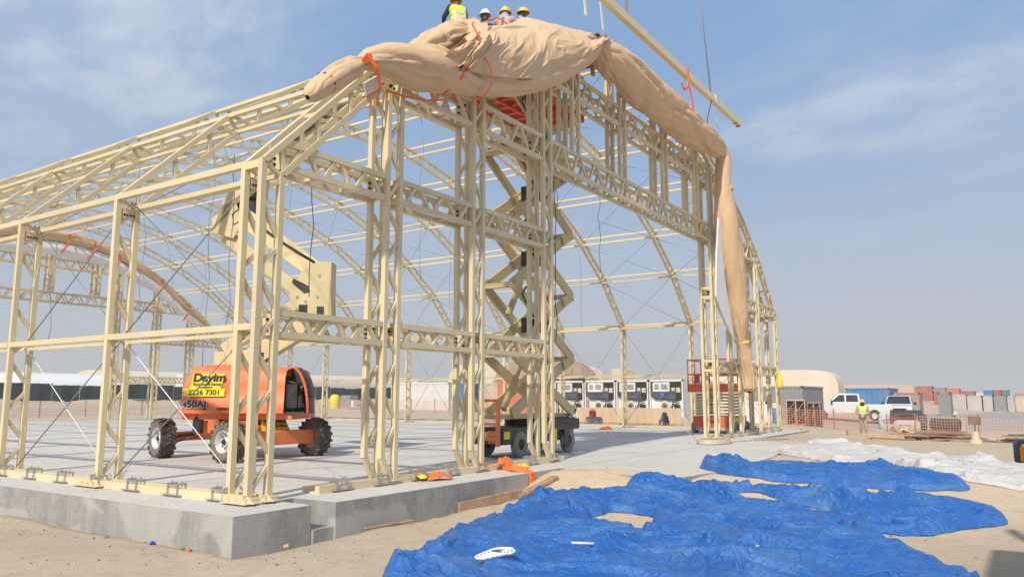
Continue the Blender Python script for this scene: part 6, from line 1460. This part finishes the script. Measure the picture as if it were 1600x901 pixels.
pickup((54, 3.4, Gz(54, 3.4)+.05), rad(100), 'white pickup truck parked side-on behind the wooden crates'); pickup((62, 1.1, Gz(62, 1.1)+.05), rad(183), 'white pickup truck facing the camera behind the white sacks')
def crate_frame(loc, w_, h_, lab, rz=0, m_='wood3'):
    r = empty('wooden_crate', loc, rz, lab, 'wooden crate', 'wooden crates by the frame')
    MB().bx(.06, .5, -w_/2, w_/2, .05, h_-.05).build('painted_inner_shade', 'engine', r)  # dark block stands in for the shade inside the crate
    for y in (-w_/2, 0, w_/2): ubeam('upright', (0, y, 0), (0, y, h_), .05, .07, m_, r)
    for z in (.04, h_-.04): ubeam('cross_board', (-.03, -w_/2, z), (-.03, w_/2, z), .09, .03, m_, r, (1, 0, 0))
    for s_ in (0, 1):
        y = -w_/2+s_*w_/2
        for k in range(2): z = .1+k*h_*.42; ubeam('diagonal_board', (-.035, y+w_/2-.03, z), (-.035, y+.03, z+h_*.42), .07, .025, m_, r)
crate_frame((42, 4.1, Gz(42, 4.1)-.02), 1.05, 1.5, 'pale wooden crate with slanting boards left of the pickup truck', 0); crate_frame((42.3, 3.15, Gz(42, 3)-.02), .7, 1.45, 'dark wooden crate right of the pale crate', 0, 'wood')
bt = MB().lathe([(.28, 0), (.29, .3), (.28, .6), (.29, .88), (.001, .88)], n=16).build('steel_drum', 'bluec', None, loc=(41, 4.95, Gz(41, 5))); tag(bt, 'blue steel drum left of the pale crate', 'drum')
MB().lathe([(.285, .89), (.285, 1.2), (.001, 1.22)], n=14).build('lid', 'beigec', bt)
def sack(loc, w_, h_, d_, lab, s, m_='whitetarp'):
    r = empty('bulk_sack', loc, 0, lab, 'bulk sack', 'white bulk sacks'); b = MB(); n_ = 10; P = []
    prof = [(.92, 0), (1.0, .12), (1.03, .45), (1.0, .8), (.86, .98), (.5, 1.02), (.001, 1.0)]
    for k, z in prof:
        for i in range(24):
            a = 2*math.pi*i/24; c, s_ = math.cos(a), math.sin(a); c = math.copysign(abs(c)**.45, c); s_ = math.copysign(abs(s_)**.45, s_)
            P.append((c*d_/2*k, s_*w_/2*k*(1+.03*math.sin(3*a+z*5)), z*h_))
    b.add(P, [(j2*24+i, j2*24+(i+1) % 24, (j2+1)*24+(i+1) % 24, (j2+1)*24+i) for j2 in range(len(prof)-1) for i in range(24)], 0, True); b.build('cloth', m_, r)
    text('lettering', s, .30, 'bluet', Matrix.Translation((-d_/2*1.05-.01, 0, h_*.45)) @ Matrix.Rotation(rad(-90), 4, 'Z') @ Matrix.Rotation(rad(90), 4, 'X'), r, .002, 'CENTER', 1.0, .006)
sack((47, -.2, Gz(47, -.2)), 1.15, 1.05, 1.0, 'white bulk sack with blue print right of the person', 'COSI'); sack((44, -1.5, Gz(44, -1.5)), 1.35, .62, 1.0, 'flat white sack with blue print in front of the dark roll', 'COSI')
def rollthing(p, q, r, m_, lab, name='rubber_roll', ends=True):
    b0 = Vector(p); o = MB().cyl((0, 0, 0), Vector(q)-b0, r, n=26); d = (Vector(q)-b0)
    ob = o.build(name, m_, None, loc=b0); tag(ob, lab, 'roll', 'dark rolls on the right')
    rb = MB(); n_ = 14
    for k in range(n_): c = d*((k+.5)/n_); rb.cyl(c-d.normalized()*.02, c+d.normalized()*.02, r*1.02, n=22)
    rb.build('grooves', 'rubber', ob)['kind'] = 'stuff'; 
rollthing(gp(46.5, -.35, .78), gp(46.5, -2.0, .78), .38, 'engine', 'large dark ribbed roll behind the flat white sack'); rollthing(gp(46, -2.55, .38), gp(45.6, -4.0, .36), .33, 'engine', 'dark ribbed roll lying alone on the bare sand')
ty = MB().lathe([(.2, -.13), (.42, -.14), (.47, -.08), (.47, .08), (.42, .14), (.2, .14), (.2, -.13)], axis='Y', n=24).build('spare_tyre', 'rubber', None, loc=gp(46, -2.15, .47)); tag(ty, 'black tyre standing at the right end of the large roll', 'tyre')
heap('sand_sacks', gp(40, -2.0, .0), .9, .45, 'wood3', 'heap of straw coloured sacks in front of the flat white sack', 'heap', 33); heap('rubble_heap', gp(45, -.9, .0), .7, .3, 'redc', 'small reddish heap left of the flat sack', 'heap', 34)
pl = empty('pallet_stack', gp(47.5, -3.6), 0, 'broken pale pallets with white scrap behind the lone roll', 'pallets')
for k in range(5): ubeam('board', (-.2, -.5+.1*k, .55+.09*k), (.3, .7-.2*k, .6+.11*k), .16, .04, 'wood3' if k != 4 else 'white', pl, (0, 0, 1))
MB().bx(-.3, .3, -.6, .6, 0, .52).build('pallet', 'wood3', pl)
# sign on a post in a concrete-filled tub
sg_ = empty('post_sign', (21.8, -6.05, Gz(21.8, -6.05)), 0, 'grey rectangular board on a short post in a white concrete foot', 'sign')
MB().bx(-.02, .02, -.17, .17, .55, .80).build('board', 'wood2', sg_); MB().cyl((.04, 0, .1), (.04, 0, .6), .022, n=8).build('post', 'wood2', sg_); MB().lathe([(.20, 0), (.17, .08), (.11, .14), (.09, .34), (.001, .35)], n=14).build('foot', 'beigec', sg_)
# timber heaps
def timber(cx_, cy_, n_, L_, spread, lab, seed, rz=1.5, h=.3, name='timber_heap', mats=('wood', 'wood2', 'wood3')):
    rr = random.Random(seed); z0 = Gz(cx_, cy_); r = empty(name, (cx_, cy_, z0), 0, lab, 'timber heap', 'timber heaps')
    for k in range(n_):
        a = rz+rr.uniform(-.22, .22); l_ = L_*rr.uniform(.5, 1); x, y = rr.uniform(-spread*.35, spread*.35), rr.uniform(-spread, spread); z = .03+h*rr.random()*max(.1, 1-abs(y)/spread)
        d = Vector((math.cos(a), math.sin(a), rr.uniform(-.03, .03)))*l_/2
        ubeam('plank', Vector((x, y, z))-d, Vector((x, y, z))+d, rr.uniform(.09, .2), rr.uniform(.03, .06), rr.choice(mats), r, (0, 0, 1))
timber(34.8, -3.6, 60, 2.6, 1.9, 'long heap of weathered planks between the person and the sign', 3, 1.6, .42)
timber(30.5, .3, 22, 2.2, 1.6, 'scattered planks on the ground left of the person', 5, 1.6, .12)
timber(34.6, -7.5, 26, 2.4, 1.0, 'stack of grey boards at the right edge', 8, 1.75, .40, 'board_stack', ('wood2', 'greyc', 'beigec', 'wood2'))
tmb = empty('timber_trestle', gp(30.5, .2), 0, 'low timber frame with two short uprights left of the person', 'timber frame')
for y in (-1.0, .9): ubeam('upright', (0, y, 0), (0, y, .42), .09, .09, 'wood', tmb)
ubeam('beam', (0, -1.0, .08), (0, .9, .08), .08, .06, 'wood2', tmb, (0, 0, 1)); ubeam('beam', (.2, -3.2, .2), (.2, -1.0, .22), .07, .16, 'wood3', tmb, (0, 0, 1))
hv = MB(); capsule(hv, (0, 0, .5), (0, 0, 0), .05, .12); hv.build('hanging_vest', 'ystrap', None, loc=(25.2, .55, 1.75)); tag(bpy.data.objects['hanging_vest'], 'lime cloth hanging on the last gable column at the right', 'vest')
# ================================================================ DUSTY AIR
hz = MB().bx(-60, 420, -200, 320, -3.2, 22.0)
hzo = hz.build('haze', 'white', None); hzo.data.materials.clear()
hm_ = bpy.data.materials.new('dusty_air'); hm_.use_nodes = True; t_ = hm_.node_tree
for n_ in list(t_.nodes):
    if n_.type == 'BSDF_PRINCIPLED': t_.nodes.remove(n_)
pv = t_.nodes.new('ShaderNodeVolumePrincipled'); pv.inputs['Color'].default_value = (.93, .92, .90, 1); pv.inputs['Density'].default_value = 0.0011; pv.inputs['Anisotropy'].default_value = 0.2
t_.links.new(pv.outputs[0], t_.nodes['Material Output'].inputs['Volume'])
hzo.data.materials.append(hm_); hzo.display_type = 'WIRE'; tag(hzo, 'pale dusty air over the whole site', 'haze', kind='stuff')
